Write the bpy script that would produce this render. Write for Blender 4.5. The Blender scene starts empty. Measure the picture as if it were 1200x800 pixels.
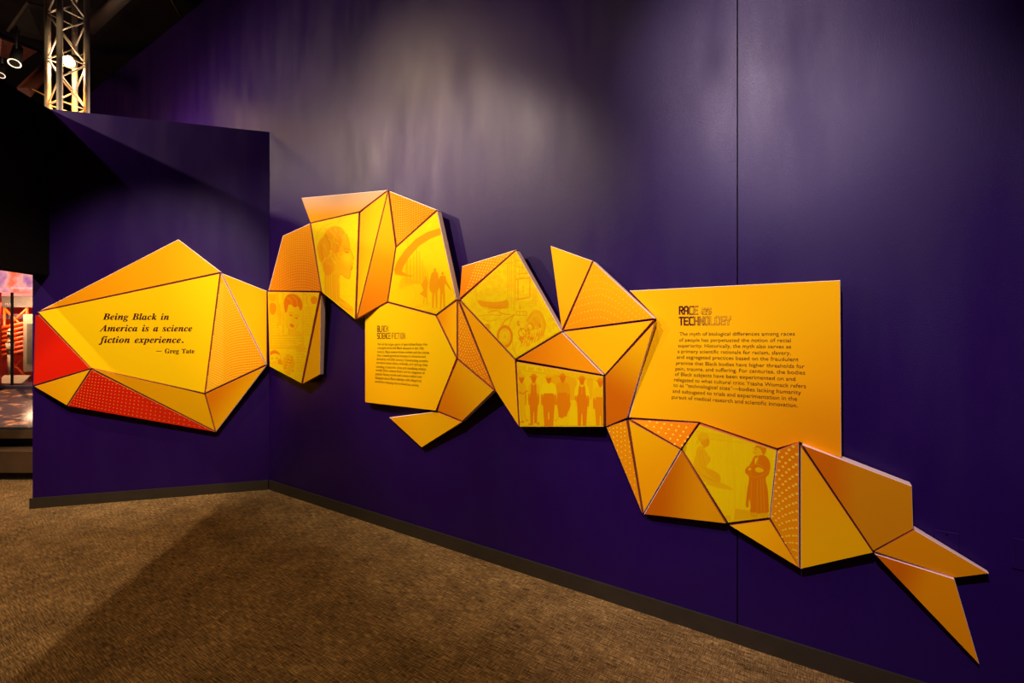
import bpy, bmesh, math, random, json
import numpy as np
from mathutils import Vector, Matrix

# ------------------------------------------------------------------ scene, camera, light
scene = bpy.context.scene
COL = scene.collection
random.seed(7)
rng = np.random.default_rng(7)
FPX = 560.0            # focal length in pixels of a 1200x800 frame
HOR = 390.0            # horizon row
CAMZ = 1.60
cam_d = bpy.data.cameras.new('camera')
cam_d.sensor_width = 36.0
cam_d.lens = FPX / 1200 * 36.0
cam_d.shift_y = -(400 - HOR) / 1200
cam_d.clip_end = 60
cam = bpy.data.objects.new('camera', cam_d)
COL.objects.link(cam)
cam.location = (0, 0, CAMZ)
cam.rotation_euler = (math.pi / 2, 0, 0)
scene.camera = cam
scene.view_settings.view_transform = 'Standard'
scene.view_settings.look = 'None'
scene.view_settings.exposure = 0.0
scene.view_settings.gamma = 1.0
scene.view_settings.use_curve_mapping = False

world = bpy.data.worlds.new('dark_hall')
scene.world = world
world.use_nodes = True
world.node_tree.nodes['Background'].inputs[0].default_value = (0.55, 0.45, 0.75, 1)
world.node_tree.nodes['Background'].inputs[1].default_value = 0.012

# frames of the two wall planes: origin on the floor in the corner, axis along the wall, normal into the room
CORNER = Vector((-2.485, 4.90, 0))
W = dict(
    main=(CORNER, Vector((.8324, -.5542, 0)).normalized(), Vector((-.5542, -.8324, 0)).normalized()),
    left=(CORNER, Vector((.9615, .2747, 0)).normalized(), Vector((.2747, -.9615, 0)).normalized()))

def wpt(wall, s, d, z):
    o, a, n = W[wall]
    return o + a * s + n * d + Vector((0, 0, z))

def lamp(name, kind, loc, target, watts, color, size=40, blend=.5, radius=.05):
    d = bpy.data.lights.new(name, kind)
    d.energy = watts
    d.color = color
    if kind == 'SPOT':
        d.spot_size = math.radians(size)
        d.spot_blend = blend
        d.shadow_soft_size = radius
    elif kind == 'POINT':
        d.shadow_soft_size = radius
    elif kind == 'AREA':
        d.size = radius
    o = bpy.data.objects.new(name, d)
    COL.objects.link(o)
    o.location = loc
    if target is not None:
        o.rotation_euler = (Vector(target) - Vector(loc)).to_track_quat('-Z', 'Y').to_euler()
    return o

WARM = (1.0, .80, .58)
# track spots high in front of the exhibit wall
lamp('track_and_fill_spot', 'SPOT', wpt('main', 4.4, 3.6, 4.6), wpt('main', 4.7, 0, 1.15), 840, (1, .80, .84), 43, 1, .06)
lamp('track_and_fill_spot', 'SPOT', wpt('main', 1.4, 3.2, 5.0), wpt('main', 2.6, 0, 1.75), 1000, (1, .79, .60), 42, .9, .06)
lamp('track_and_fill_spot', 'SPOT', wpt('main', -.1, 2.8, 5.1), wpt('main', .75, 0, 1.85), 640, (1, .79, .60), 40, .9, .06)
lamp('track_and_fill_spot', 'SPOT', wpt('left', -.5, 3.6, 4.9), wpt('left', -1.0, 0, 1.42), 1150, (1, .79, .60), 35, .75, .06)
# two more that graze the upper wall
lamp('track_and_fill_spot', 'SPOT', wpt('main', 3.97, 4.0, 4.85), wpt('main', 4.5, 0, 2.95), 560, (1, .74, .92), 24, 1, .09)
lamp('track_and_fill_spot', 'SPOT', wpt('main', -.5, 3.4, 5.45), wpt('main', 2.35, 0, 3.3), 400, (1, .70, .46), 27, 1, .09)
lamp('floor_fill', 'SPOT', (-.4, 1.6, 5.4), (-1.2, 3.1, 0), 300, (1, .78, .48), 84, 1, .15)  # broad overhead fill, added to lift the carpet and the dark corner
# stage lamps beyond the portal on the left
lamp('portal_spot', 'SPOT', (-6.06, 2.85, 4.6), (-2.9, 4.2, 1.6), 620, (1, .76, .52), 110, .6, .04)
lamp('portal_spot', 'SPOT', (-5.09, 3.12, 4.8), (-3.2, 4.4, 3.0), 60, (.8, .2, .9), 70, .6, .04)
# lamp hung in the truss behind the short wall, and its throws down and up the truss
lamp('truss_lamp', 'POINT', (-4.924, 5.30, 4.60), None, 12, (1, .62, .52), radius=.03)
lamp('truss_throw', 'SPOT', (-4.92, 5.30, 4.56), (-4.93, 5.30, 3.0), 270, (1, .34, .04), 60, .8, .03)
lamp('truss_throw', 'SPOT', (-4.92, 5.30, 4.64), (-4.93, 5.30, 7.0), 120, (1, .66, .32), 70, .8, .03)
# unseen lamps added for the glow in the gap and on ceiling steelwork
lamp('gap_glow', 'POINT', (-4.35, 5.50, 3.42), None, 90, (1, .78, .60), radius=.15)
lamp('ceiling_fill', 'POINT', (-7.6, 5.6, 4.3), None, 60, (1, .50, .30), radius=.15)  # added fill that brings out the rusty ceiling steelwork
lamp('track_and_fill_spot', 'SPOT', (-3.4, 2.2, 5.4), (-4.95, 5.3, 4.75), 130, (1, .72, .42), 9, .8, .05)  # added fill spot on the upper truss chords, not a track fitting

# ------------------------------------------------------------------ helpers
CAMP = Vector((0, 0, CAMZ))

def ray(px, py):
    return Vector(((px - 600) / FPX, 1.0, (HOR - py) / FPX))

def at(px, py, depth):
    return CAMP + ray(px, py) * depth

def on_plane(px, py, p0, n):
    r = ray(px, py)
    return CAMP + r * ((p0 - CAMP).dot(n) / r.dot(n))

def on_wall(wall, px, py, d=0.0):
    o, a, n = W[wall]
    return on_plane(px, py, o + n * d, n)

def new_obj(name, data, parent=None):
    o = bpy.data.objects.new(name, data)
    COL.objects.link(o)
    if parent is not None:
        o.parent = parent
    return o

def tag(o, label=None, cat=None, group=None, kind=None):
    if label: o['label'] = label
    if cat: o['category'] = cat
    if group: o['group'] = group
    if kind: o['kind'] = kind
    return o

def thing(name, label, cat, loc, rz=0.0, group=None):
    o = new_obj(name, None)
    o.location = loc
    o.rotation_euler = (0, 0, rz)
    o.empty_display_size = .1
    tag(o, label, cat, group)
    return o

def mat_of(o):
    if o is None: return Matrix.Identity(4)
    m = Matrix.Translation(o.location) @ o.rotation_euler.to_matrix().to_4x4()
    return (mat_of(o.parent) @ m) if o.parent else m

class MB:
    """collects world-space geometry, then links it as one mesh object"""
    def __init__(self):
        self.bm = bmesh.new()
        self.slots = []
    def mi(self, m):
        if m not in self.slots: self.slots.append(m)
        return self.slots.index(m)
    def face(self, pts, m, flip=False):
        vs = [self.bm.verts.new(p) for p in pts]
        if flip: vs.reverse()
        f = self.bm.faces.new(vs)
        f.material_index = self.mi(m)
        return f
    def prism(self, front, back, m_front, m_sides, m_back=None):
        """front/back: loops of equal length; m_sides: one material or one per edge"""
        bm = self.bm
        a = [bm.verts.new(p) for p in front]
        b = [bm.verts.new(p) for p in back]
        n = len(a)
        f = bm.faces.new(a); f.material_index = self.mi(m_front)
        g = bm.faces.new(list(reversed(b))); g.material_index = self.mi(m_back or (m_sides if not isinstance(m_sides, list) else m_sides[0]))
        for i in range(n):
            j = (i + 1) % n
            q = bm.faces.new((a[j], a[i], b[i], b[j]))
            q.material_index = self.mi(m_sides[i] if isinstance(m_sides, list) else m_sides)
        return f
    def box(self, o, ax, ay, az, m):
        """o corner, three edge vectors"""
        o, ax, ay, az = Vector(o), Vector(ax), Vector(ay), Vector(az)
        fr = [o, o + ax, o + ax + az, o + az]
        self.prism(fr, [p + ay for p in fr], m, m)
    def cbox(self, c, sx, sy, sz, m, rz=0.0):
        c = Vector(c)
        R = Matrix.Rotation(rz, 3, 'Z')
        ax, ay, az = R @ Vector((sx, 0, 0)), R @ Vector((0, sy, 0)), Vector((0, 0, sz))
        self.box(c - (ax + ay + az) / 2, ax, ay, az, m)
    def tube(self, a, b, r, m, n=10, r2=None, caps=True):
        a, b = Vector(a), Vector(b)
        d = (b - a).normalized()
        u = d.orthogonal().normalized(); v = d.cross(u)
        r2 = r if r2 is None else r2
        ra = [self.bm.verts.new(a + (u * math.cos(t) + v * math.sin(t)) * r) for t in [2 * math.pi * k / n for k in range(n)]]
        rb = [self.bm.verts.new(b + (u * math.cos(t) + v * math.sin(t)) * r2) for t in [2 * math.pi * k / n for k in range(n)]]
        k = self.mi(m)
        for i in range(n):
            j = (i + 1) % n
            f = self.bm.faces.new((ra[i], ra[j], rb[j], rb[i])); f.material_index = k; f.smooth = True
        if caps:
            f = self.bm.faces.new(list(reversed(ra))); f.material_index = k
            f = self.bm.faces.new(rb); f.material_index = k
    def build(self, name, parent=None, recalc=True, bevel=0.0):
        if recalc: bmesh.ops.recalc_face_normals(self.bm, faces=self.bm.faces)
        if bevel:
            bmesh.ops.bevel(self.bm, geom=list(self.bm.edges), offset=bevel, segments=1, affect='EDGES')
        inv = mat_of(parent).inverted()
        self.bm.transform(inv)
        me = bpy.data.meshes.new(name)
        self.bm.to_mesh(me); self.bm.free()
        for m in self.slots: me.materials.append(m)
        return new_obj(name, me, parent)

# ------------------------------------------------------------------ materials
def nodes_of(name):
    m = bpy.data.materials.new(name)
    m.use_nodes = True
    nt = m.node_tree
    return m, nt, nt.nodes['Principled BSDF']

def plain(name, col, rough=.5, metal=0.0, spec=.5, noise=0.0, nscale=20, bump=0.0, bscale=200, emit=None, estr=0, coat=0):
    m, nt, p = nodes_of(name)
    p.inputs['Base Color'].default_value = (*col, 1)
    p.inputs['Roughness'].default_value = rough
    p.inputs['Metallic'].default_value = metal
    p.inputs['Specular IOR Level'].default_value = spec
    p.inputs['Coat Weight'].default_value = coat
    if emit:
        p.inputs['Emission Color'].default_value = (*emit, 1)
        p.inputs['Emission Strength'].default_value = estr
    tc = nt.nodes.new('ShaderNodeTexCoord')
    if noise:
        n = nt.nodes.new('ShaderNodeTexNoise'); n.inputs['Scale'].default_value = nscale
        n.inputs['Detail'].default_value = 5
        mx = nt.nodes.new('ShaderNodeMix'); mx.data_type = 'RGBA'
        mx.inputs['A'].default_value = (*[c * (1 - noise) for c in col], 1)
        mx.inputs['B'].default_value = (*[min(1, c * (1 + noise)) for c in col], 1)
        nt.links.new(tc.outputs['Object'], n.inputs['Vector'])
        nt.links.new(n.outputs['Fac'], mx.inputs['Factor'])
        nt.links.new(mx.outputs['Result'], p.inputs['Base Color'])
    if bump:
        n = nt.nodes.new('ShaderNodeTexNoise'); n.inputs['Scale'].default_value = bscale
        n.inputs['Detail'].default_value = 3
        b = nt.nodes.new('ShaderNodeBump'); b.inputs['Strength'].default_value = bump
        b.inputs['Distance'].default_value = .002
        nt.links.new(tc.outputs['Object'], n.inputs['Vector'])
        nt.links.new(n.outputs['Fac'], b.inputs['Height'])
        nt.links.new(b.outputs['Normal'], p.inputs['Normal'])
    return m

M_WALL = plain('purple_wall_paint', (.0145, .0012, .072), rough=.40, spec=.27, noise=.10, nscale=3, bump=.35, bscale=260)
M_WALL2 = M_WALL
M_BLACK = plain('black_paint', (.0025, .002, .003), rough=.95, spec=.08, noise=.2)
M_BASE = plain('baseboard_vinyl', (.028, .022, .015), rough=.42, noise=.25, nscale=14)
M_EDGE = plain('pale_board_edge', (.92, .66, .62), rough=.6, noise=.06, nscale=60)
M_EDGE_SHADE = plain('shaded_board_edge', (.48, .13, .02), rough=.7, noise=.15, nscale=60)  # same pale edge in shade: the gap and underside brown is painted in
M_BACK = plain('backing_board', (.10, .035, .01), rough=.85)
M_INK = plain('maroon_ink', (.085, .006, .003), rough=.5, spec=.3)
M_INKR = plain('brown_ink', (.05, .008, .002), rough=.5, spec=.3)
M_ALU = plain('truss_aluminium', (.55, .47, .35), rough=.45, metal=.2, noise=.12, nscale=30)
M_CEIL = plain('ceiling_black', (.010, .009, .008), rough=.9, noise=.4, nscale=2)
M_DUCT = plain('ceiling_steelwork', (.06, .045, .03), rough=.6, noise=.3)
M_RUST = plain('rust_red_steelwork', (.12, .03, .012), rough=.6, noise=.3)

def sheen_variation(m):
    """roller marks: the gloss of the paint varies in soft upright streaks and patches"""
    nt = m.node_tree; N, L = nt.nodes, nt.links; p = N['Principled BSDF']
    tc = N.new('ShaderNodeTexCoord'); mp = N.new('ShaderNodeMapping'); mp.inputs['Scale'].default_value = (3.2, 3.2, .8)
    n = N.new('ShaderNodeTexNoise'); n.inputs['Scale'].default_value = 1.6; n.inputs['Detail'].default_value = 4
    r = N.new('ShaderNodeMapRange'); r.inputs['From Min'].default_value = .3; r.inputs['From Max'].default_value = .7
    r.inputs['To Min'].default_value = .34; r.inputs['To Max'].default_value = .47
    L.new(tc.outputs['Object'], mp.inputs['Vector']); L.new(mp.outputs['Vector'], n.inputs['Vector'])
    L.new(n.outputs['Fac'], r.inputs['Value']); L.new(r.outputs['Result'], p.inputs['Roughness'])
sheen_variation(M_WALL)

def carpet():
    m, nt, p = nodes_of('woven_brown_carpet')
    N, L = nt.nodes, nt.links
    tc = N.new('ShaderNodeTexCoord')
    def streak(rz, sx, sy, detail=3):
        mp = N.new('ShaderNodeMapping'); mp.inputs['Rotation'].default_value = (0, 0, rz)
        mp2 = N.new('ShaderNodeMapping'); mp2.inputs['Scale'].default_value = (sx, sy, 1)
        n = N.new('ShaderNodeTexNoise'); n.inputs['Scale'].default_value = 1
        n.inputs['Detail'].default_value = detail; n.inputs['Roughness'].default_value = .6
        L.new(tc.outputs['Object'], mp.inputs['Vector']); L.new(mp.outputs['Vector'], mp2.inputs['Vector'])
        L.new(mp2.outputs['Vector'], n.inputs['Vector'])
        return n.outputs['Fac']
    ang = math.atan2(.5542, .8324)
    def math_(op, a, b):
        x = N.new('ShaderNodeMath'); x.operation = op
        for i, v in enumerate((a, b)):
            if isinstance(v, (int, float)): x.inputs[i].default_value = v
            else: L.new(v, x.inputs[i])
        return x.outputs[0]
    a = streak(ang, 13, 230)      # long threads parallel to the main wall
    b = streak(ang, 210, 20)     # cross threads
    c = streak(ang, 3.2, 5.0, 4) # blotches
    s = math_('ADD', math_('MULTIPLY', a, .52), math_('MULTIPLY', b, .33))
    s = math_('ADD', s, math_('MULTIPLY', c, .15))
    r = N.new('ShaderNodeValToRGB')
    e = r.color_ramp.elements
    e[0].position = .41; e[0].color = (.040, .022, .007, 1)
    e[1].position = .63; e[1].color = (.50, .31, .115, 1)
    k = e.new(.515); k.color = (.18, .102, .036, 1)
    L.new(s, r.inputs['Fac']); L.new(r.outputs['Color'], p.inputs['Base Color'])
    p.inputs['Roughness'].default_value = .95
    p.inputs['Specular IOR Level'].default_value = .15
    bu = N.new('ShaderNodeBump'); bu.inputs['Strength'].default_value = .5; bu.inputs['Distance'].default_value = .004
    L.new(s, bu.inputs['Height']); L.new(bu.outputs['Normal'], p.inputs['Normal'])
    return m
M_CARPET = carpet()

_pm = {}
def print_mat(c0, c1):
    """printed board: colour runs from c0 to c1 along UV x"""
    key = (c0, c1)
    if key in _pm: return _pm[key]
    m, nt, p = nodes_of('printed_board')
    N, L = nt.nodes, nt.links
    uv = N.new('ShaderNodeUVMap'); uv.uv_map = 'print'
    sp = N.new('ShaderNodeSeparateXYZ')
    r = N.new('ShaderNodeValToRGB')
    r.color_ramp.elements[0].color = (*c0, 1)
    r.color_ramp.elements[1].color = (*c1, 1)
    r.color_ramp.interpolation = 'EASE'
    L.new(uv.outputs['UV'], sp.inputs[0]); L.new(sp.outputs['X'], r.inputs['Fac'])
    L.new(r.outputs['Color'], p.inputs['Base Color'])
    p.inputs['Roughness'].default_value = .7
    p.inputs['Specular IOR Level'].default_value = .08
    _pm[key] = m
    return m

def picture_mat():
    m, nt, p = nodes_of('printed_picture')
    a = nt.nodes.new('ShaderNodeVertexColor'); a.layer_name = 'ink'
    nt.links.new(a.outputs['Color'], p.inputs['Base Color'])
    p.inputs['Roughness'].default_value = .7
    p.inputs['Specular IOR Level'].default_value = .08
    return m
M_PIC = picture_mat()

YEL = (.95, .60, .0)
GOLD = (.95, .485, .0)
OY = (.93, .40, .0)
ORG = (.84, .30, .0)
DOR = (.78, .215, .0)
DEEP = (.66, .15, .0)
RED = (.72, .010, .0)
RED2 = (.56, .006, .0)
PAPER = (.90, .64, .0)
PINK = (.62, .38, .20)
INK = (.80, .235, .0015)
M_DOTO = plain('dot_ink_yellow', (.96, .58, .03), rough=.7, spec=.08)
M_DOTR = plain('dot_ink_orange', (.90, .22, .03), rough=.7, spec=.08)
def lin(*c): return tuple(((x / 255) / 12.92 if x / 255 <= .04045 else ((x / 255 + .055) / 1.055) ** 2.4) for x in c)

# ------------------------------------------------------------------ setting
mb = MB()
mb.cbox((0, 3.0, -.05), 26, 20, .1, M_CARPET)
floor = mb.build('floor'); tag(floor, 'brown and black woven carpet', kind='structure')
mb = MB()
mb.cbox((0, 3.0, 7.1), 26, 20, .1, M_CEIL)
tag(mb.build('ceiling'), 'black ceiling high above the hall', kind='structure')

HT, HL = 5.55, 3.66
def wall_slab(name, wall, s0, s1, z0, z1, thick, m, parent=None, d=0.0):
    o, a, n = W[wall]
    b = MB()
    b.box(o + a * s0 + n * d + Vector((0, 0, z0)), a * (s1 - s0), -n * thick, Vector((0, 0, z1 - z0)), m)
    return b.build(name, parent)
def zang(v): return math.atan2(v.y, v.x)
wr = new_obj('wall_right', None); wr.location = CORNER; tag(wr, 'tall dark purple wall carrying the orange panels', kind='structure')
# two seams of the tall wall show: panels meet there with a 5 mm gap over a recessed core
SE = (-5.62, -2.97, 4.385, 6.9)
for i in range(3):
    g = .003
    p = wall_slab('wall_panel', 'main', SE[i] + g, SE[i + 1] - g, 0, HT, .02, M_WALL, wr)
wall_slab('wall_core', 'main', SE[0], SE[-1], 0, HT - .01, .10, M_BLACK, wr, d=-.0205)
TL = 1.965
o_, a_, n_ = W['left']
mb = MB()
loop = [o_ - a_ * TL, o_ - a_ * .003, o_ - a_ * .112 - n_ * .12, o_ - a_ * TL - n_ * .12]
mb.prism([p + Vector((0, 0, HL)) for p in loop], loop, M_WALL2, M_WALL2)
wl = mb.build('wall_left')
tag(wl, 'short dark purple wall standing at an angle in front of the tall wall', kind='structure')
# header wall over the portal at the far left: black, runs towards the camera
H0 = on_wall('left', 58, 390, 0); H0.z = 0
HD = Vector((.181, -.983, 0)).normalized(); HN = Vector((-HD.y, HD.x, 0))   # HN points into the room (right)
mb = MB()
mb.box(H0 + Vector((0, 0, 2.13)) + HD * .002, HD * 4.6, -HN * .14, Vector((0, 0, HL - 2.13)), M_BLACK)
tag(mb.build('wall_header'), 'black header wall above the portal at the left edge', kind='structure')
mb = MB()
mb.box(H0 + HD * 3.3, HD * 1.3, -HN * .14, Vector((0, 0, 2.128)), M_BLACK)
tag(mb.build('wall_portal'), 'black wall at the near side of the portal', kind='structure')
# baseboards
BT, BH = .014, .096
wb = wall_slab('baseboard_right', 'main', .012, SE[-1], 0.0005, BH, BT, M_BASE, d=BT + .0006)
tag(wb, kind='structure')
wb = wall_slab('baseboard_left', 'left', -TL - .016, -.012, 0.0005, BH, BT, M_BASE, d=BT + .0006)
tag(wb, kind='structure')

# ------------------------------------------------------------------ raster prints (built as coloured grids on the boards)
def smooth(pts, k=6):
    P = np.array(pts, float); n = len(P); out = []
    for i in range(n):
        p0, p1, p2, p3 = P[(i - 1) % n], P[i], P[(i + 1) % n], P[(i + 2) % n]
        for t in np.arange(k) / k:
            out.append(.5 * ((2 * p1) + (-p0 + p2) * t + (2 * p0 - 5 * p1 + 4 * p2 - p3) * t * t + (-p0 + 3 * p1 - 3 * p2 + p3) * t ** 3))
    return np.array(out)

def inside(X, Y, poly):
    r = np.zeros(X.shape, bool)
    n = len(poly)
    for i in range(n):
        x1, y1 = poly[i]; x2, y2 = poly[(i + 1) % n]
        if y1 == y2: continue
        c = ((y1 > Y) != (y2 > Y)) & (X < (x2 - x1) * (Y - y1) / (y2 - y1) + x1)
        r ^= c
    return r

class Canvas:
    """tone field over the photo region of one board, drawn in the coordinates (ox, oy, k)"""
    def __init__(self, poly, ox, oy, k, res=2.0):
        P = np.array(poly)
        self.x0, self.y0 = P.min(0) - .5; self.x1, self.y1 = P.max(0) + .5
        self.res = res
        nx = int((self.x1 - self.x0) * res) + 1; ny = int((self.y1 - self.y0) * res) + 1
        gx = self.x0 + np.arange(nx) / res; gy = self.y0 + np.arange(ny) / res
        self.PX, self.PY = np.meshgrid(gx, gy)
        self.X = (self.PX - ox) * k; self.Y = (self.PY - oy) * k
        self.k = k
        self.T = np.zeros(self.X.shape)
        self.aa = k / res
    def put(self, mask, t, alpha=1.0):
        a = np.clip(mask, 0, 1) * alpha
        self.T = self.T * (1 - a) + t * a
    def blur(self, m, n):
        for _ in range(n):
            q = np.pad(m, 1, mode='edge')
            m = (q[1:-1, 1:-1] * 2 + q[:-2, 1:-1] + q[2:, 1:-1] + q[1:-1, :-2] + q[1:-1, 2:]) / 6
        return m
    def poly(self, pts, t, alpha=1.0, soft=1, curve=True):
        p = smooth(pts) if curve else np.array(pts, float)
        a = self.aa / 4
        m = sum(inside(self.X + dx, self.Y + dy, p).astype(float) for dx in (-a, a) for dy in (-a, a)) / 4
        if soft > 1: m = self.blur(m, soft)
        self.put(m, t, alpha)
    def ell(self, cx, cy, rx, ry, t, alpha=1.0, rot=0.0, soft=1.0):
        c, s = math.cos(rot), math.sin(rot)
        u = ((self.X - cx) * c + (self.Y - cy) * s) / rx; v = (-(self.X - cx) * s + (self.Y - cy) * c) / ry
        d = (1 - np.sqrt(u * u + v * v)) * min(rx, ry)
        self.put(d / (self.aa * soft) + .5, t, alpha)
    def ring(self, cx, cy, rx, ry, w, t, alpha=1.0):
        u = (self.X - cx) / rx; v = (self.Y - cy) / ry
        d = w / 2 - np.abs(np.sqrt(u * u + v * v) - 1) * min(rx, ry)
        self.put(d / self.aa + .5, t, alpha)
    def line(self, pts, w, t, alpha=1.0, curve=False):
        P = np.array(pts, float)
        if curve and len(P) > 2:
            Q = smooth(np.vstack([P, P[-1:], P[:1]]), 5)
            P = Q[:5 * (len(P) - 1) + 1]
        D = np.full(self.X.shape, 1e9)
        for a, b in zip(P[:-1], P[1:]):
            d = b - a; L = max(1e-9, d @ d)
            u = np.clip(((self.X - a[0]) * d[0] + (self.Y - a[1]) * d[1]) / L, 0, 1)
            D = np.minimum(D, np.hypot(self.X - a[0] - u * d[0], self.Y - a[1] - u * d[1]))
        self.put((w / 2 - D) / self.aa + .5, t, alpha)
    def noise(self, scale, amp, seed=1, mask=None, stretch=(1, 1)):
        r = np.random.default_rng(seed)
        nx = int(self.X.shape[1] / (scale * stretch[0])) + 3; ny = int(self.X.shape[0] / (scale * stretch[1])) + 3
        g = r.random((ny, nx)) - .5
        fy = np.arange(self.X.shape[0]) / (scale * stretch[1]); fx = np.arange(self.X.shape[1]) / (scale * stretch[0])
        iy = fy.astype(int); ix = fx.astype(int); ty = (fy - iy)[:, None]; tx = (fx - ix)[None]
        v = (g[iy][:, ix] * (1 - ty) * (1 - tx) + g[iy + 1][:, ix] * ty * (1 - tx) + g[iy][:, ix + 1] * (1 - ty) * tx + g[iy + 1][:, ix + 1] * ty * tx)
        if mask is not None: v = v * mask
        self.T = self.T + v * amp
    def words(self, x0, x1, y, h, t, seed=0, alpha=.8):
        """a row of hand lettering too small to read"""
        r = random.Random(seed); x = x0
        while x < x1:
            w = r.uniform(1.2, 3.4) * h * .6
            if x + w > x1: break
            q = x
            while q < x + w:
                k = r.random()
                self.line([(q, y - (h * .5 if k < .7 else 0)), (q + h * .12, y + (h * .5 if k > .3 else 0))], h * .16, t, alpha)
                if k < .5: self.line([(q, y + (k - .25) * h), (q + h * .35, y + (k - .25) * h)], h * .14, t, alpha)
                q += h * .42
            x += w + h * .45

# ------------------------------------------------------------------ the orange boards
GAP = .014      # free gap between the boards' returns and the wall
VD = [  # relief: photo position of each shared fold point and its distance in front of the wall
    # left cluster
    (209, 280, .06), (259, 319, .11), (44, 365, .05), (313, 340, .07), (313, 428, .075), (240, 461, .12), (252.5, 506, .055),
    (106.6, 431.6, .12), (78.4, 475, .06), (40, 452, .05),
    # comic
    (314, 342, .07), (375, 343, .085), (354, 449, .07), (314, 428, .07), (375, 438, .05),
    # portrait cluster
    (353, 232, .05), (455, 223, .11), (421.5, 249, .09), (364, 261, .085), (331.5, 276, .05), (417, 375, .10), (464, 289, .07),
    (513, 246, .11), (454, 354, .07), (511, 370, .075), (536, 351, .10),
    # story cluster
    (428, 369, .06), (428, 471, .055), (511, 481, .06), (536, 420, .105), (579, 456.5, .08), (541.5, 494, .055), (456, 489, .05), (494, 524, .035),
    (604, 422, .10), (608.5, 499.7, .065), (541.6, 312, .05), (604.8, 293, .10), (658.5, 387, .11),
    (707.6, 440, .12), (710, 499.9, .075), (645, 288, .05), (695, 306, .09), (767.5, 374.5, .12), (735, 490.5, .09),
    # lower cluster
    (753.3, 602, .045), (797.7, 526, .12), (819, 496, .09), (852.5, 613.5, .055), (910.5, 527.5, .10), (902, 607.5, .06),
    (937.3, 665.8, .055), (937, 519.5, .12), (1024, 646.5, .06), (1070, 569, .07), (1071, 620, .08), (1159, 671.6, .035), (1119, 677.5, .06), (1148, 778.6, .03)]
VDA = np.array(VD)
def depth_at(px, py):
    d = np.hypot(VDA[:, 0] - px, VDA[:, 1] - py)
    i = int(d.argmin())
    return VDA[i, 2] if d[i] < 9 else .06

RACEP = [(736.5, 340), (985.2, 327.6), (986.6, 537.4), (961, 528.5), (936.5, 518.3), (910.5, 525.8), (818.5, 494.8), (736.6, 489.6), (768.8, 373.2)]
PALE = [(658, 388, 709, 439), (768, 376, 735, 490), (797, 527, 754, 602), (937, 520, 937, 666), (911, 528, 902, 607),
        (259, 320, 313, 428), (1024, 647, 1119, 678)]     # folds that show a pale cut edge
ALL = []          # every board outline, used to find which edges face a neighbour
def poly_shrink(poly, d):
    """move the outline inwards by d pixels (one value, or one per edge i -> i+1)"""
    n = len(poly); A = sum(poly[i][0] * poly[(i + 1) % n][1] - poly[(i + 1) % n][0] * poly[i][1] for i in range(n))
    sg = 1 if A > 0 else -1
    dd = d if isinstance(d, list) else [d] * n
    out = []
    for i in range(n):
        p0, p1, p2 = (Vector(poly[(i - 1) % n]), Vector(poly[i]), Vector(poly[(i + 1) % n]))
        a = (p1 - p0).normalized(); b = (p2 - p1).normalized()
        na = Vector((-a.y, a.x)) * sg; nb = Vector((-b.y, b.x)) * sg
        d0, d1 = dd[(i - 1) % n], dd[i]
        den = a.x * b.y - a.y * b.x
        if abs(den) < .12:
            out.append(tuple(p1 + (na * d0 + nb * d1) / 2)); continue
        q0 = p0 + na * d0; q1 = p1 + nb * d1
        t = ((q1.x - q0.x) * b.y - (q1.y - q0.y) * b.x) / den
        r = q0 + a * t
        lim = 5 * max(abs(d0), abs(d1), .1)
        if (r - p1).length > lim: r = p1 + (r - p1).normalized() * lim
        out.append(tuple(r))
    return out

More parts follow.
